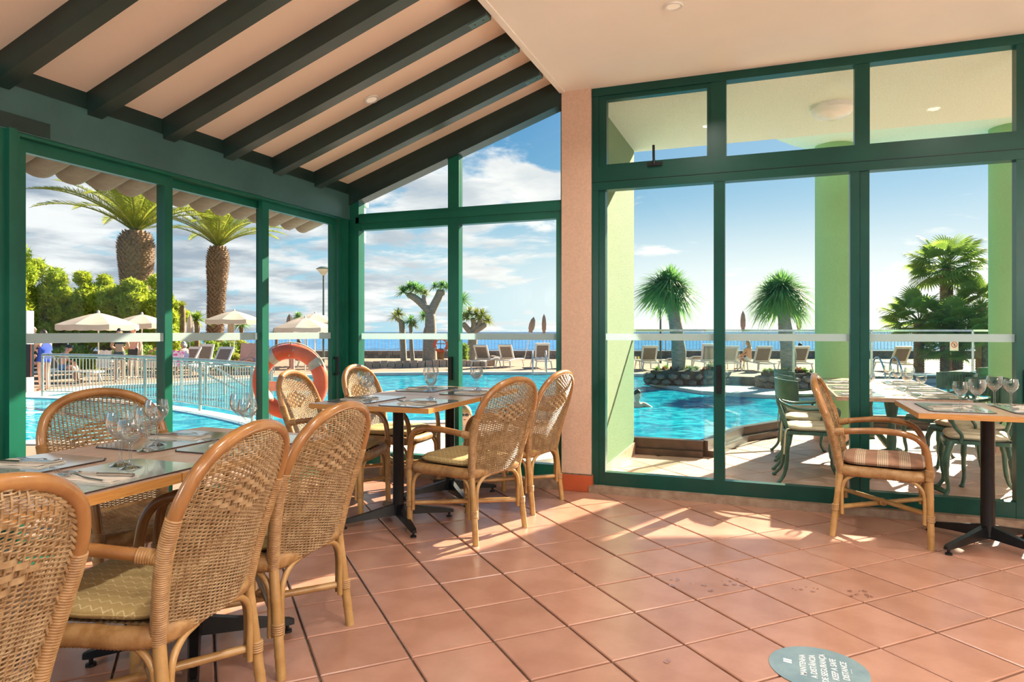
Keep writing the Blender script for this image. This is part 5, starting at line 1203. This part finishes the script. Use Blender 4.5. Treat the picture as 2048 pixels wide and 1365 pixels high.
# ================================================================== parasols
PARA = mat('parasol_canvas', (0.74, 0.62, 0.50), 0.9, nscale=2, namt=0.05, trans=0.35)
def open_parasol(px, Y, py_top, r_px, label, lean=0.0, zbase=DECK):
    S_ = Y/FPX; zt = ZP(py_top, Y); R = r_px*S_; t = thing('open_parasol', label, 'parasol', A(px, Y, zbase), YAW+lean, 'open beach parasols'); H = zt-zbase; drop = R*0.32
    MB().tube([(0, 0, 0), (0, 0, H+0.04)], 0.024, 8).build('pole', RESIN, t); MB().lathe([(0.045, 0), (0.04, 0.05), (0.0, 0.09)], 10, (0, 0, H)).build('finial', RESIN, t)
    for k in range(8):
        a0, a1 = 2*pi*k/8, 2*pi*(k+1)/8; mb = MB(); V = []; F = []; NU, NV = 7, 5
        for j in range(NV+1):
            for i in range(NU):
                a = a0+(a1-a0)*i/(NU-1); chord = cos(pi/8)/cos(a-(a0+a1)/2); t_ = j/NV; r_ = R*t_*chord
                V.append((r_*cos(a), r_*sin(a), H-drop*t_**1.25-0.02*t_*sin(pi*i/(NU-1))))
        for j in range(NV):
            for i in range(NU-1): F.append((j*NU+i, (j+1)*NU+i, (j+1)*NU+i+1, j*NU+i+1))
        n0 = len(V)
        for i in range(NU):
            x_, y_, z_ = V[NV*NU+i]; V.append((x_*1.005, y_*1.005, z_-0.16-0.03*abs(sin(2*pi*i/(NU-1)))))
        for i in range(NU-1): F.append((NV*NU+i, n0+i, n0+i+1, NV*NU+i+1))
        mb.add(V, F).build('canopy_panel', PARA, t, 40)
    rb = MB()
    for k in range(8):
        a = 2*pi*k/8; MB().tube([(0, 0, H-0.05), (R*0.97*cos(a), R*0.97*sin(a), H-drop*0.97-0.02)], 0.010, 5).build('rib', RESIN, t)
for a in ((197, 22.6, 626, 74, 'broad white beach parasol behind the pool fence'), (284, 25.5, 629, 58, 'white beach parasol partly behind the broader one'), (468, 29.0, 622, 56, 'white beach parasol with a leaning pole beside the tall scaly palm'), (610, 28.0, 636, 62, 'cream beach parasol in front of its twin beyond the lifebuoy'), (630, 31.0, 627, 58, 'cream beach parasol behind its twin under the street lamp')):
    open_parasol(*a)
def closed_parasol(px, Y, py_top, py_skirt, r_px, m, label, tilt=0.0, ruff=True):
    S_ = Y/FPX; zt, zs = ZP(py_top, Y)-DECK, ZP(py_skirt, Y)-DECK; R = r_px*S_; t = thing('closed_parasol', label, 'parasol', A(px, Y, DECK), YAW, 'folded parasols')
    t.rotation_euler = (0, tilt, YAW); MB().tube([(0, 0, 0), (0, 0, zt)], 0.02, 8).build('pole', RESIN, t); n = 32; V = []; F = []
    prof = [(0.03, 1.0), (0.45, 0.8), (0.62, 0.5), (0.58, 0.22), (0.42, 0.14), (0.95 if ruff else 0.40, 0.0)]
    for (r_, f) in prof:
        for k in range(n): a = 2*pi*k/n; q_ = R*r_*(1+0.22*cos(8*a)); V.append((q_*cos(a), q_*sin(a), zs+(zt-zs)*f))
    for i in range(len(prof)-1):
        for k in range(n): F.append((i*n+k, (i+1)*n+k, (i+1)*n+(k+1) % n, i*n+(k+1) % n))
    MB().add(V, F).build('folded_canopy', m, t, 60); MB().lathe([(0.5, 0.0), (0.52, 0.05), (0.5, 0.1)], 16, (0, 0, 0)).build('tie', m, t).scale = (R, R, 1); t.children[-1].location = (0, 0, zs+(zt-zs)*0.14)
TAUP = mat('taupe_canvas', (0.42, 0.31, 0.24), 0.9, nscale=3, namt=0.1)
for a in ((380, 28.0, 628, 683, 9, PARA, 'tall folded cream parasol with ruffled hem near the grey haired woman'), (459, 28.5, 633, 682, 9, PARA, 'folded cream parasol leaning below the open one', 0.03), (579, 33, 628, 664, 9, TAUP, 'folded brown parasol behind the twin open parasols'), (1048, 37, 632, 664, 8, TAUP, 'folded taupe parasol tilted sideways before the sea', 0.22, False), (1088, 37, 628, 668, 6, TAUP, 'upright folded taupe parasol before the sea', 0.0, False), (1486, 36, 622, 662, 7, TAUP, 'folded brown parasol between the two pool dragon trees', 0.0, False), (1598, 36, 626, 662, 7, TAUP, 'folded brown parasol behind the drooping dragon tree', 0.0, False), (63, 25.5, 652, 668, 12, PARA, 'folded cream parasol behind the white shower post')):
    closed_parasol(*a)
# ================================================================== pool fence, rails, ladders
FEN = mat('galvanised_paint', (0.50, 0.53, 0.48), 0.35, 0.3, nscale=9, col2=(0.38, 0.36, 0.30))
fp = [G(px, py, DECK) for px, py in ((85, 789), (150, 791), (220, 795), (290, 802), (345, 809), (400, 817), (455, 827), (505, 838), (545, 849))]
path = catmull(fp, 10); fen = thing('pool_fence', 'curved galvanised fence with many thin bars across the pool', 'fence')
MB().tube([p+Vector((0, 0, 1.0)) for p in path], 0.036, 10).build('handrail', FEN, fen, 60)
MB().tube([p+Vector((0, 0, 0.93)) for p in path], 0.012, 6).build('upper_rail', FEN, fen, 60); MB().tube([p+Vector((0, 0, 0.08)) for p in path], 0.014, 6).build('lower_rail', FEN, fen, 60)
for i in (0, 30, 50, 70, 79): MB().tube([path[i]+Vector((0, 0, -0.15)), path[i]+Vector((0, 0, 1.0))], 0.032, 10).build('post', FEN, fen)
Ls = [0]
for a, b in zip(path[:-1], path[1:]): Ls.append(Ls[-1]+(b-a).length)
bar_me = MB().tube([(0, 0, 0.08), (0, 0, 0.93)], 0.011, 6).mesh('bar', FEN, 60); nb = int(Ls[-1]/0.118)
for i in range(nb+1):
    d = Ls[-1]*i/nb; k = min(max(j for j in range(len(Ls)) if Ls[j] <= d), len(path)-2); p = path[k].lerp(path[k+1], (d-Ls[k])/max(1e-6, Ls[k+1]-Ls[k])); o = link('bar', bar_me, fen); o.location = p
cu2 = catmull([G(px, py, DECK) for px, py in ((10, 790), (85, 790), (220, 797), (345, 811), (455, 829), (545, 851), (640, 880))], 8); kb2 = MB()
for a, b in zip(cu2[:-1], cu2[1:]): kb2.bar(a+Vector((0, 0, -0.10)), b+Vector((0, 0, -0.10)), 0.42, 0.10)
struct(kb2.build('kerb_pool', mat('wet_white_kerb', (0.66, 0.80, 0.78), 0.3, nscale=2, col2=(0.45, 0.70, 0.72)), None, 0), 'white washed kerb under the pool fence')
kid = [(p.x, p.y) for p in cu2] + [(p.x, p.y) for p in (A(640, 10.6), A(560, 10.4), A(420, 9.9), A(260, 9.7), A(40, 9.75), A(-150, 9.5), A(-150, 17))]
struct(flat_holes('water_splash', kid, [], WATER+0.012, KIDW), 'foaming turquoise water of the small splash pool')
for (pa, pb) in (((362, 724), (466, 776)), ((412, 724), (492, 773))):
    Ya, Yb = 19.6, 17.0; a, b = A(pa[0], Ya, ZP(pa[1], Ya)), A(pb[0], Yb, ZP(pb[1], Yb)); t = thing('ramp_handrail', 'sloping steel handrail running down into the pool', 'handrail', (0, 0, 0), 0, 'pool ramp handrails')
    MB().tube([a, b], 0.032, 8).build('rail', FEN, t); MB().tube([a, Vector((a.x, a.y, WATER-0.1))], 0.03, 8).build('post', FEN, t); m_ = a.lerp(b, 0.5); MB().tube([m_, Vector((m_.x, m_.y, WATER-0.1))], 0.03, 8).build('post', FEN, t)
def grab(px, Y, py_top, label, side=1):
    t = thing('pool_ladder', label, 'pool ladder', A(px, Y, DECK), YAW, 'pool ladders'); h = ZP(py_top, Y)-DECK
    for sx_ in (-0.26, 0.26):
        P = catmull([(sx_, 0.55, 0), (sx_, 0.52, h*0.75), (sx_, 0.35, h), (sx_, 0.12, h*0.92), (sx_, -0.12, h*0.5), (sx_, -0.25, -0.2)], 6); MB().tube(P, 0.024, 8).build('grab_rail', METAL, t, 60)
    for z_ in (-0.03, -0.15): MB().box(-0.26, 0.26, -0.28, -0.20, z_-0.02, z_).build('step', METAL, t, 0)
grab(1079, 26.6, 703, 'chrome pool ladder in front of the upright grey lounger'); grab(1782, 20.5, 716, 'curved chrome grab rails at the pool edge beyond the terrace table')
# shower post, lifebuoys, lamps
pY = 17.9; sp_ = thing('shower_post', 'square white shower post at the pool edge with a blue emblem', 'post', A(51, pY, DECK), YAW)
MB().box(-0.13, 0.13, -0.13, 0.13, 0, ZP(622, pY)-DECK).build('shaft', WHITE, sp_, 0)
BLU = mat('blue_enamel', (0.02, 0.16, 0.36), 0.4, nscale=4); em = MB().lathe([(0, 0), (0.085, 0), (0.085, 0.006), (0, 0.006)], 24).build('emblem', BLU, sp_, 0); em.rotation_euler = (pi/2, 0, 0); em.location = (0.0, -0.131, ZP(667, pY)-DECK)
MB().box(-0.05, 0.05, -0.012, 0.012, 0.006, 0.009).box(-0.012, 0.012, -0.05, 0.05, 0.006, 0.0091).build('emblem_cross', INK, em, 0)
ORG = mat('orange_plastic', (0.80, 0.13, 0.045), 0.4, nscale=5, col2=(0.62, 0.09, 0.03)); TAPE = mat('reflective_tape', (0.55, 0.53, 0.46), 0.5, nscale=9); ROPE = mat('cotton_rope', (0.62, 0.48, 0.33), 0.95, nscale=40)
def lifebuoy(px, Y, py, R_px, r_px, label, rz=0.0, stand=None):
    S_ = Y/FPX; R, r = (R_px-r_px)*S_, r_px*S_; t = thing('lifebuoy', label, 'lifebuoy', A(px, Y, ZP(py, Y)), YAW+rz, 'lifebuoys')
    MB().tube([(R*cos(2*pi*k/48), 0, R*sin(2*pi*k/48)) for k in range(48)], r, 16, closed=True).build('ring', ORG, t, 60)
    for k in range(4):
        a = radians(35+90*k); MB().tube([(R*cos(a+d), 0, R*sin(a+d)) for d in (-0.13, -0.065, 0, 0.065, 0.13)], r*1.015, 16, caps=False).build('tape_band', TAPE, t, 60)
        a0, a1 = a, a+pi/2; P = []
        for i in range(13):
            f = i/12; aa = a0+(a1-a0)*f; rr_ = R+r*1.05-0.10*R*sin(pi*f)*(1 if k != 0 else -0.3); P.append((rr_*cos(aa), -r*0.35, rr_*sin(aa)))
        MB().tube(P, max(0.006, r*0.09), 6).build('grab_line', ROPE, t, 60)
    return t
lb = lifebuoy(581, 6.9, 764, 76, 15, 'large orange lifebuoy with grab line hanging outside the sliding door')
MB().tube([(0.0, -0.06, 0.26), (0.05, -0.07, 0.32), (0.0, 0, 0.40)], 0.008, 6).build('hook_rope', ROPE, lb)
ls = thing('lifebuoy_stand', 'grey metal stand carrying the large orange lifebuoy', 'stand', A(585, 7.12, DECK), YAW)
MB().tube([(0, 0, 0), (0, 0, 1.44)], 0.022, 10).build('post', RAILM, ls); MB().box(-0.32, 0.32, -0.035, -0.02, 0.98, 1.08).build('board', TAPE, ls, 0); MB().tube([(0, 0, 1.40), (0, -0.16, 1.41), (0, -0.2, 1.45)], 0.012, 8).build('hook', RAILM, ls); MB().lathe([(0.16, 0), (0.16, 0.02), (0.03, 0.05)], 18).build('base_plate', RAILM, ls)
lifebuoy(882, 31.2, 690, 16, 3.2, 'small distant orange lifebuoy among the dragon trees', 0.2)
ls2 = thing('lifebuoy_stand', 'rusty orange post below the distant lifebuoy', 'stand', A(881, 31.5, DECK), YAW); MB().lathe([(0.17, 0), (0.15, 0.4), (0.17, 0.75), (0.10, 0.8)], 12).build('stub', mat('rusty_post', (0.60, 0.27, 0.10), 0.9, nscale=8, namt=0.25), ls2); MB().box(-0.35, 0.35, 0.0, 0.03, 1.0, 1.05).box(-0.02, 0.02, 0.0, 0.04, 0.8, 1.3).build('bracket', RAILM, ls2, 0)
def street_lamp(px, Y, py_top, label, w_px=28):
    H = ZP(py_top, Y)-DECK; R = w_px/2*Y/FPX; t = thing('street_lamp', label, 'street lamp', A(px, Y, DECK), YAW, 'street lamps on the deck'); PO = mat('lamp_post_paint', (0.07, 0.12, 0.09), 0.5, nscale=6)
    MB().tube([(0, 0, 0), (0, 0, H-0.38)], [0.055, 0.042], 10).build('pole', PO, t); MB().lathe([(0.07, H-0.42), (R*0.95, H-0.12), (R*0.93, H-0.10)], 18).build('diffuser', mat('lamp_diffuser', (0.78, 0.72, 0.55), 0.4, nscale=3), t); MB().lathe([(R, H-0.12), (R, H-0.09), (R*0.5, H), (0, H+0.02)], 18).build('cap', PO, t)
street_lamp(647, 33, 534, 'lamp post with a cone shaped lantern beyond the lifebuoy'); street_lamp(1321, 34, 578, 'dark lamp post behind the first pool dragon tree', 14)
MB_b = MB(); bg_ = thing('beach_bag', 'long black bag held by the woman in the blue swimsuit', 'bag', A(56, 17.55, DECK+0.42), YAW)
MB().prism([(-0.12, -0.05), (0.10, -0.05), (0.12, 0.05), (-0.10, 0.05)], 0.0, 0.85).build('bag_body', mat('black_nylon', (0.015, 0.02, 0.025), 0.3, nscale=10), bg_, 0); MB().tube([(0.11, -0.055, 0.02), (0.115, -0.055, 0.85)], 0.008, 6).build('red_trim', ORG, bg_)
# hot tub on the flagged apron
HT = A(962, 9.35, DECK); tub = thing('hot_tub', 'round white hot tub bubbling beside the building', 'hot tub', HT, YAW)
ACR = mat('white_acrylic', (0.80, 0.76, 0.66), 0.3, nscale=3, namt=0.05)
MB().lathe([(1.42, 0.0), (1.40, 0.06), (1.28, 0.075), (1.16, 0.075), (1.12, 0.05), (1.08, -0.05), (0.0, -0.06)], 48).build('shell', ACR, tub)
fo = MB().grid(lambda u, v: Vector((1.09*v*cos(2*pi*u), 1.09*v*sin(2*pi*u), 0.0+0.02*sin(v*31)*cos(u*44)+0.012*sin(u*90+v*17))), 60, 26, True); fo.build('foaming_water', mat('foam_water', (0.62, 0.78, 0.72), 0.25, nscale=5, col2=(0.85, 0.90, 0.86)), tub, 60)
MB().lathe([(0.0, 0.0), (2.3, 0.0), (2.3, 0.012), (0.0, 0.012)], 40).build('apron', mat('flagstone', (0.66, 0.52, 0.40), 0.6, nscale=2.5, col2=(0.48, 0.46, 0.44)), tub, 0)
# ================================================================== people
SKIN = {k: mat('skin_'+k, c_, 0.55, nscale=6, namt=0.06) for k, c_ in (('tan', (0.55, 0.28, 0.16)), ('fair', (0.72, 0.44, 0.31)), ('pink', (0.70, 0.36, 0.26)))}
HAIR = {k: mat('hair_'+k, c_, 0.6, nscale=40, namt=0.2) for k, c_ in (('dark', (0.03, 0.02, 0.015)), ('grey', (0.42, 0.42, 0.42)), ('blonde', (0.50, 0.30, 0.12)), ('brown', (0.12, 0.06, 0.03)))}
CL = {k: mat('cloth_'+k, c_, 0.7, nscale=10, namt=0.1) for k, c_ in (('blue', (0.015, 0.06, 0.45)), ('black', (0.02, 0.02, 0.025)), ('teal', (0.02, 0.28, 0.34)), ('lightblue', (0.16, 0.32, 0.62)), ('navy', (0.02, 0.04, 0.14)), ('white', (0.75, 0.72, 0.68)), ('pattern', (0.06, 0.07, 0.07)))}
def skin_mesh(name, V, E_, R, m, sub=2, root=0):
    me = bpy.data.meshes.new(name); me.from_pydata(V, E_, []); o = bpy.data.objects.new(name, me); COL.objects.link(o)
    md = o.modifiers.new('s', 'SKIN'); md.use_smooth_shade = True
    sv = me.skin_vertices[0].data
    for i, r in enumerate(R): sv[i].radius = (r if isinstance(r, tuple) else (r, r)); sv[i].use_root = (i == root)
    ss = o.modifiers.new('u', 'SUBSURF'); ss.levels = sub; ss.render_levels = sub
    dg = bpy.context.evaluated_depsgraph_get(); ev_ = o.evaluated_get(dg); nm = bpy.data.meshes.new_from_object(ev_); bpy.data.objects.remove(o); nm.materials.clear(); nm.materials.append(m); nm.shade_smooth(); return nm
# joints in metres for a 1.70 m standing figure facing +y
BASEJ = dict(pel=(0,0,0.92), waist=(0,0.0,1.06), chest=(0,-0.01,1.27), neck=(0,0,1.45), head=(0,0.015,1.535), top=(0,0.01,1.64),
    shl=(-0.165,-0.01,1.37), ell=(-0.215,-0.03,1.10), wrl=(-0.225,0.03,0.85), hpl=(-0.09,0,0.88), knl=(-0.095,0.02,0.48), anl=(-0.10,-0.02,0.075), tol=(-0.115,0.13,0.025))
for k_ in list(BASEJ):
    if k_.endswith('l') and k_[:-1] in ('sh', 'el', 'wr', 'hp', 'kn', 'an', 'to'): x_, y_, z_ = BASEJ[k_]; BASEJ[k_[:-1]+'r'] = (-x_, y_, z_)
def person(label, loc, rz, J=None, skin='tan', hair='dark', hairlen=0.0, wear=(), scale=1.0, wide=1.0, group='bathers around the pool', glasses=False):
    P = dict(BASEJ); P.update(J or {}); fdir = P.pop('face', (0, 1, 0)); names = list(P); V = [P[n_] for n_ in names]; ix = {n_: i for i, n_ in enumerate(names)}
    ed = [('pel','waist'),('waist','chest'),('chest','neck'),('neck','head'),('head','top'),('pel','hpl'),('hpl','knl'),('knl','anl'),('anl','tol'),('pel','hpr'),('hpr','knr'),('knr','anr'),('anr','tor'),('chest','shl'),('shl','ell'),('ell','wrl'),('chest','shr'),('shr','elr'),('elr','wrr')]
    rad = dict(pel=(0.135*wide,0.105*wide), waist=(0.115*wide,0.09*wide), chest=(0.135*wide,0.10*wide), neck=(0.05,0.05), head=(0.075,0.085), top=(0.06,0.07), sh=(0.062,0.062), el=(0.042,0.042), wr=(0.028,0.028), hp=(0.092*wide,0.092*wide), kn=(0.058,0.058), an=(0.036,0.036), to=(0.032,0.022))
    R = [rad.get(n_, rad.get(n_[:-1])) for n_ in names]
    t = thing('person', label, 'person', loc, rz, group); t.scale = (scale,)*3
    body = skin_mesh('body', V, [(ix[a], ix[b]) for a, b in ed], R, SKIN[skin], 2, ix['pel'])
    skin_only = body.copy()
    ex = MB(); hd, tp = Vector(P['head']), Vector(P['top']); up = (tp-hd).normalized(); fw = Vector(fdir).normalized(); sd = fw.cross(up).normalized(); fw = up.cross(sd).normalized()
    cc = hd+up*0.035; rotm = Matrix((sd, fw, up)).transposed()
    ex.ell(cc, 0.074, 0.092, 0.112, 14, 10, rotm)                                            # skull
    ex.ell(cc+fw*0.095-up*0.012, 0.013, 0.018, 0.024, 8, 6, rotm)                            # nose
    for s_ in (-1, 1): ex.ell(cc+sd*s_*0.077-up*0.005, 0.010, 0.018, 0.030, 8, 6, rotm)      # ears
    for s_ in 'lr':                                                                          # hands with five fingers
        w_ = Vector(P['wr'+s_]); d = (w_-Vector(P['el'+s_])).normalized(); side = d.orthogonal().normalized() if abs(d.x) > 0.9 else d.cross(Vector((1, 0, 0))).normalized(); nrm = d.cross(side)
        ex.ell(w_+d*0.045, 0.020, 0.038, 0.052, 8, 6, Matrix((nrm, side, d)).transposed())
        for k, l_ in enumerate((0.062, 0.075, 0.070, 0.055)):
            b = w_+d*0.085+side*(k-1.5)*0.019; ex.tube([b, b+d*l_*0.55+nrm*0.008, b+d*l_*0.9+nrm*0.028], [0.0088, 0.008, 0.006], 6)
        b = w_+d*0.035-side*0.035; ex.tube([b, b-side*0.022+d*0.028, b-side*0.026+d*0.058+nrm*0.01], [0.011, 0.0095, 0.007], 6)
    bm = bmesh.new(); bm.from_mesh(body); em_ = ex.mesh('x', SKIN[skin], 60); bm.from_mesh(em_); bm.to_mesh(body); bm.free(); bpy.data.meshes.remove(em_); body.shade_smooth()
    bo = link('body', body, t)
    fc = MB()
    for s_ in (-1, 1): fc.ell(cc+fw*0.083+sd*s_*0.031+up*0.012, 0.012, 0.006, 0.007, 8, 6, rotm)
    fc.build('eyes', mat('eye_dark', (0.03, 0.02, 0.02), 0.3), bo); MB().ell(cc+fw*0.083-up*0.052, 0.022, 0.008, 0.007, 8, 6, rotm).build('mouth', mat('lip', (0.45, 0.14, 0.11), 0.5), bo)
    hm = MB(); N = 16
    def hp(u, v):
        a = 2*pi*u; th = pi*0.56*v; r_ = Vector((0.081*sin(th)*cos(a), 0.097*sin(th)*sin(a), 0.120*cos(th)))
        if sin(a) > 0.25: r_.z += 0.060*v*sin(a)
        return cc+rotm @ (r_+Vector((0, -0.010, 0.006)))
    hm.grid(hp, N, 9, True)
    if hairlen:
        hm.grid(lambda u, v: cc-fw*(0.055+0.03*sin(pi*u))+sd*(u-0.5)*(0.15+0.04*v)+up*(0.05-(hairlen+0.05)*v)-fw*0.045*sin(pi*v*0.9), 9, 8); hm.grid(lambda u, v: cc-fw*(0.035+0.03*sin(pi*(1-u)))+sd*(0.5-u)*(0.15+0.04*v)+up*(0.05-(hairlen+0.05)*v)-fw*0.03*sin(pi*v*0.9), 9, 8)
    hm.build('hair', HAIR[hair], t, 60)
    if glasses: 
        g_ = MB()
        for s_ in (-1, 1): g_.ell(cc+fw*0.088+sd*s_*0.032+up*0.012, 0.026, 0.008, 0.020, 12, 8, rotm)
        g_.tube([cc+fw*0.088-sd*0.08+up*0.016, cc+fw*0.094+up*0.016, cc+fw*0.088+sd*0.08+up*0.016], 0.004, 6); g_.build('sunglasses', mat('dark_lens', (0.05, 0.03, 0.025), 0.15), t)
    segs = [(a, b, Vector(P[a]), Vector(P[b])) for a, b in ed]
    def part_of(c_):                             # nearest bone of a point and the place along it
        best = (9, None, None, 0)
        for a, b, pa, pb in segs:
            d = pb-pa; t_ = max(0, min(1, (c_-pa).dot(d)/d.length_squared)); k = (c_-(pa+d*t_)).length - 0.5*min(rad.get(a, rad.get(a[:-1]))[0], rad.get(b, rad.get(b[:-1]))[0])
            if k < best[0]: best = (k, a, b, t_)
        return best[1:]
    for (nm, kind, cm) in wear:                  # garments follow the body surface, a little proud of it
        lim = {'trunks': dict(leg=0.45, up=0.45), 'brief': dict(leg=0.10, up=0.25), 'suit': dict(leg=0.10, up=1.0), 'top': dict(leg=-1, up=-1), 'shirt': dict(leg=0.1, up=1.0)}[kind]
        def inside(c_):
            a, b, t_ = part_of(c_)
            if (a, b) == ('pel', 'waist'): return t_ <= lim['up']
            if a == 'pel': return lim['leg'] >= 0
            if a[:2] == 'hp': return t_ <= lim['leg']
            if (a, b) == ('waist', 'chest'): return kind in ('suit', 'shirt') or (kind == 'top' and t_ > 0.66)
            if a == 'chest' and b == 'neck': return (kind in ('suit', 'shirt') and t_ < 0.35) or (kind == 'top' and t_ < 0.12)
            if a == 'chest': return (kind == 'shirt') or (kind in ('suit', 'top') and t_ < 0.25)
            return kind == 'shirt' and a[:2] == 'sh' and t_ < 0.5
        bm = bmesh.new(); bm.from_mesh(skin_only); bm.normal_update()
        dead = [f for f in bm.faces if not inside(f.calc_center_median())]
        for v_ in bm.verts: v_.co += v_.normal*0.011
        bmesh.ops.delete(bm, geom=dead, context='FACES')
        gm = bpy.data.meshes.new(nm); bm.to_mesh(gm); bm.free(); gm.materials.append(CL[cm]); gm.shade_smooth(); link(nm, gm, t)
    return t
def sit(**kw):                                   # sitting on something 0.38 m high, legs forward
    j = dict(pel=(0,0,0.47), waist=(0,-0.02,0.60), chest=(0,-0.01,0.81), neck=(0,0.01,0.99), head=(0,0.03,1.075), top=(0,0.035,1.18), shl=(-0.165,-0.01,0.91), shr=(0.165,-0.01,0.91), ell=(-0.21,0.10,0.70), elr=(0.21,0.10,0.70), wrl=(-0.13,0.28,0.62), wrr=(0.13,0.28,0.62),
        hpl=(-0.09,0.03,0.46), hpr=(0.09,0.03,0.46), knl=(-0.11,0.42,0.47), knr=(0.11,0.42,0.47), anl=(-0.11,0.44,0.08), anr=(0.11,0.44,0.08), tol=(-0.12,0.59,0.03), tor=(0.12,0.59,0.03)); j.update(kw); return j
def recline(**kw):
    j = dict(pel=(0,-0.12,0.46), waist=(0,-0.22,0.56), chest=(0,-0.34,0.72), neck=(0,-0.42,0.88), head=(0,-0.43,0.97), top=(0,-0.42,1.07), shl=(-0.165,-0.38,0.81), shr=(0.165,-0.38,0.81), ell=(-0.22,-0.18,0.64), elr=(0.22,-0.18,0.64), wrl=(-0.07,0.0,0.72), wrr=(0.07,0.0,0.72),
        hpl=(-0.09,-0.06,0.45), hpr=(0.09,-0.06,0.45), knl=(-0.10,0.33,0.56), knr=(0.10,0.33,0.52), anl=(-0.10,0.70,0.43), anr=(0.10,0.70,0.43), tol=(-0.11,0.76,0.55), tor=(0.11,0.76,0.55)); j.update(kw); return j
def at_(px, Y, z=DECK): return A(px, Y, z)
person('standing person in a blue swimsuit holding a long black bag by the shower post', at_(88, 18.3), YAW+radians(70), dict(wrl=(-0.10,0.42,1.10), ell=(-0.22,0.14,1.10), wrr=(0.05,0.40,1.12), elr=(0.22,0.12,1.08)), 'pink', 'dark', 0.0, (('swimsuit', 'suit', 'blue'),), 0.97, 1.22)
person('standing person in a dark patterned bikini with hands clasped behind the pool fence', at_(239, 21.1), YAW+radians(200), dict(wrl=(-0.06,-0.22,1.02), wrr=(0.06,-0.22,1.02), ell=(-0.24,-0.10,1.12), elr=(0.24,-0.10,1.12)), 'tan', 'dark', 0.0, (('bikini_top', 'top', 'black'), ('bikini_bottom', 'brief', 'pattern')), 1.0, 1.0)
person('standing person in black swim trunks beside the person in the patterned bikini', at_(267, 23.0), YAW+radians(175), dict(wrr=(0.16,0.22,1.0)), 'pink', 'brown', 0.0, (('swim_trunks', 'trunks', 'black'),), 1.03, 1.12)
person('standing person in teal swim shorts beside the two other standing bathers', at_(319, 23.2), YAW+radians(120), dict(wrl=(-0.20,0.20,0.95)), 'tan', 'brown', 0.0, (('swim_trunks', 'trunks', 'teal'),), 1.02, 1.1)
person('person with sunburnt back sitting on a lounger in light blue shorts', at_(122, 21.4), YAW+radians(-80), sit(knl=(-0.11,0.40,0.50), wrr=(0.12,0.20,1.02), elr=(0.24,0.22,0.86), waist=(0,0.03,0.60), chest=(0,0.10,0.79), neck=(0,0.17,0.95), head=(0,0.21,1.03), top=(0,0.24,1.12), shl=(-0.165,0.10,0.89), shr=(0.165,0.10,0.89)), 'pink', 'dark', 0.0, (('swim_shorts', 'trunks', 'lightblue'),), 1.0, 1.1)
person('person resting on the lounger behind the blue swimsuit', at_(66, 23.3), YAW+radians(-95), recline(), 'pink', 'brown', 0.0, (('swim_shorts', 'trunks', 'navy'),))
person('grey haired person in a navy swimsuit sitting on a lounger', at_(368, 24.7), YAW+radians(75), sit(), 'tan', 'grey', 0.10, (('swimsuit', 'suit', 'navy'),), 1.0, 1.2)
person('person in a navy shirt reading on a lounger with a salmon towel', at_(507, 26.1), YAW+radians(150), recline(), 'pink', 'brown', 0.0, (('shirt', 'shirt', 'navy'), ('swim_shorts', 'trunks', 'lightblue')))
person('dark haired person sitting behind the large lifebuoy', at_(600, 29.0), YAW+radians(150), sit(), 'tan', 'dark', 0.0, (('shirt', 'shirt', 'black'), ('shorts', 'trunks', 'black')))
person('person with sunglasses and a blue bikini sitting in the hot tub', C((932-1024)/FPX*9.1, 9.1, DECK-0.62), YAW+radians(175), sit(face=(0, 1, 0.1)), 'fair', 'blonde', 0.0, (('bikini_top', 'top', 'teal'),), 1.0, 1.0, glasses=True)
person('long haired person sitting on a lounger and looking at a phone', at_(1497, 27.9), YAW+radians(40), sit(), 'tan', 'blonde', 0.32, (('bikini_bottom', 'brief', 'white'),))
person('person lying on the lounger behind the drooping dragon tree', at_(1588, 27.7), YAW+radians(10), recline(knl=(-0.25, 0.30, 0.70)), 'tan', 'dark', 0.0, (('swim_trunks', 'trunks', 'navy'),))
person('person swimming in the pool beside the green wall', C((1274-1024)/FPX*15.2, 15.2, WATER-1.30), YAW+radians(200), dict(wrl=(-0.35,0.35,1.20), ell=(-0.38,0.12,1.22)), 'fair', 'dark', 0.0, (('swim_trunks', 'trunks', 'black'),))
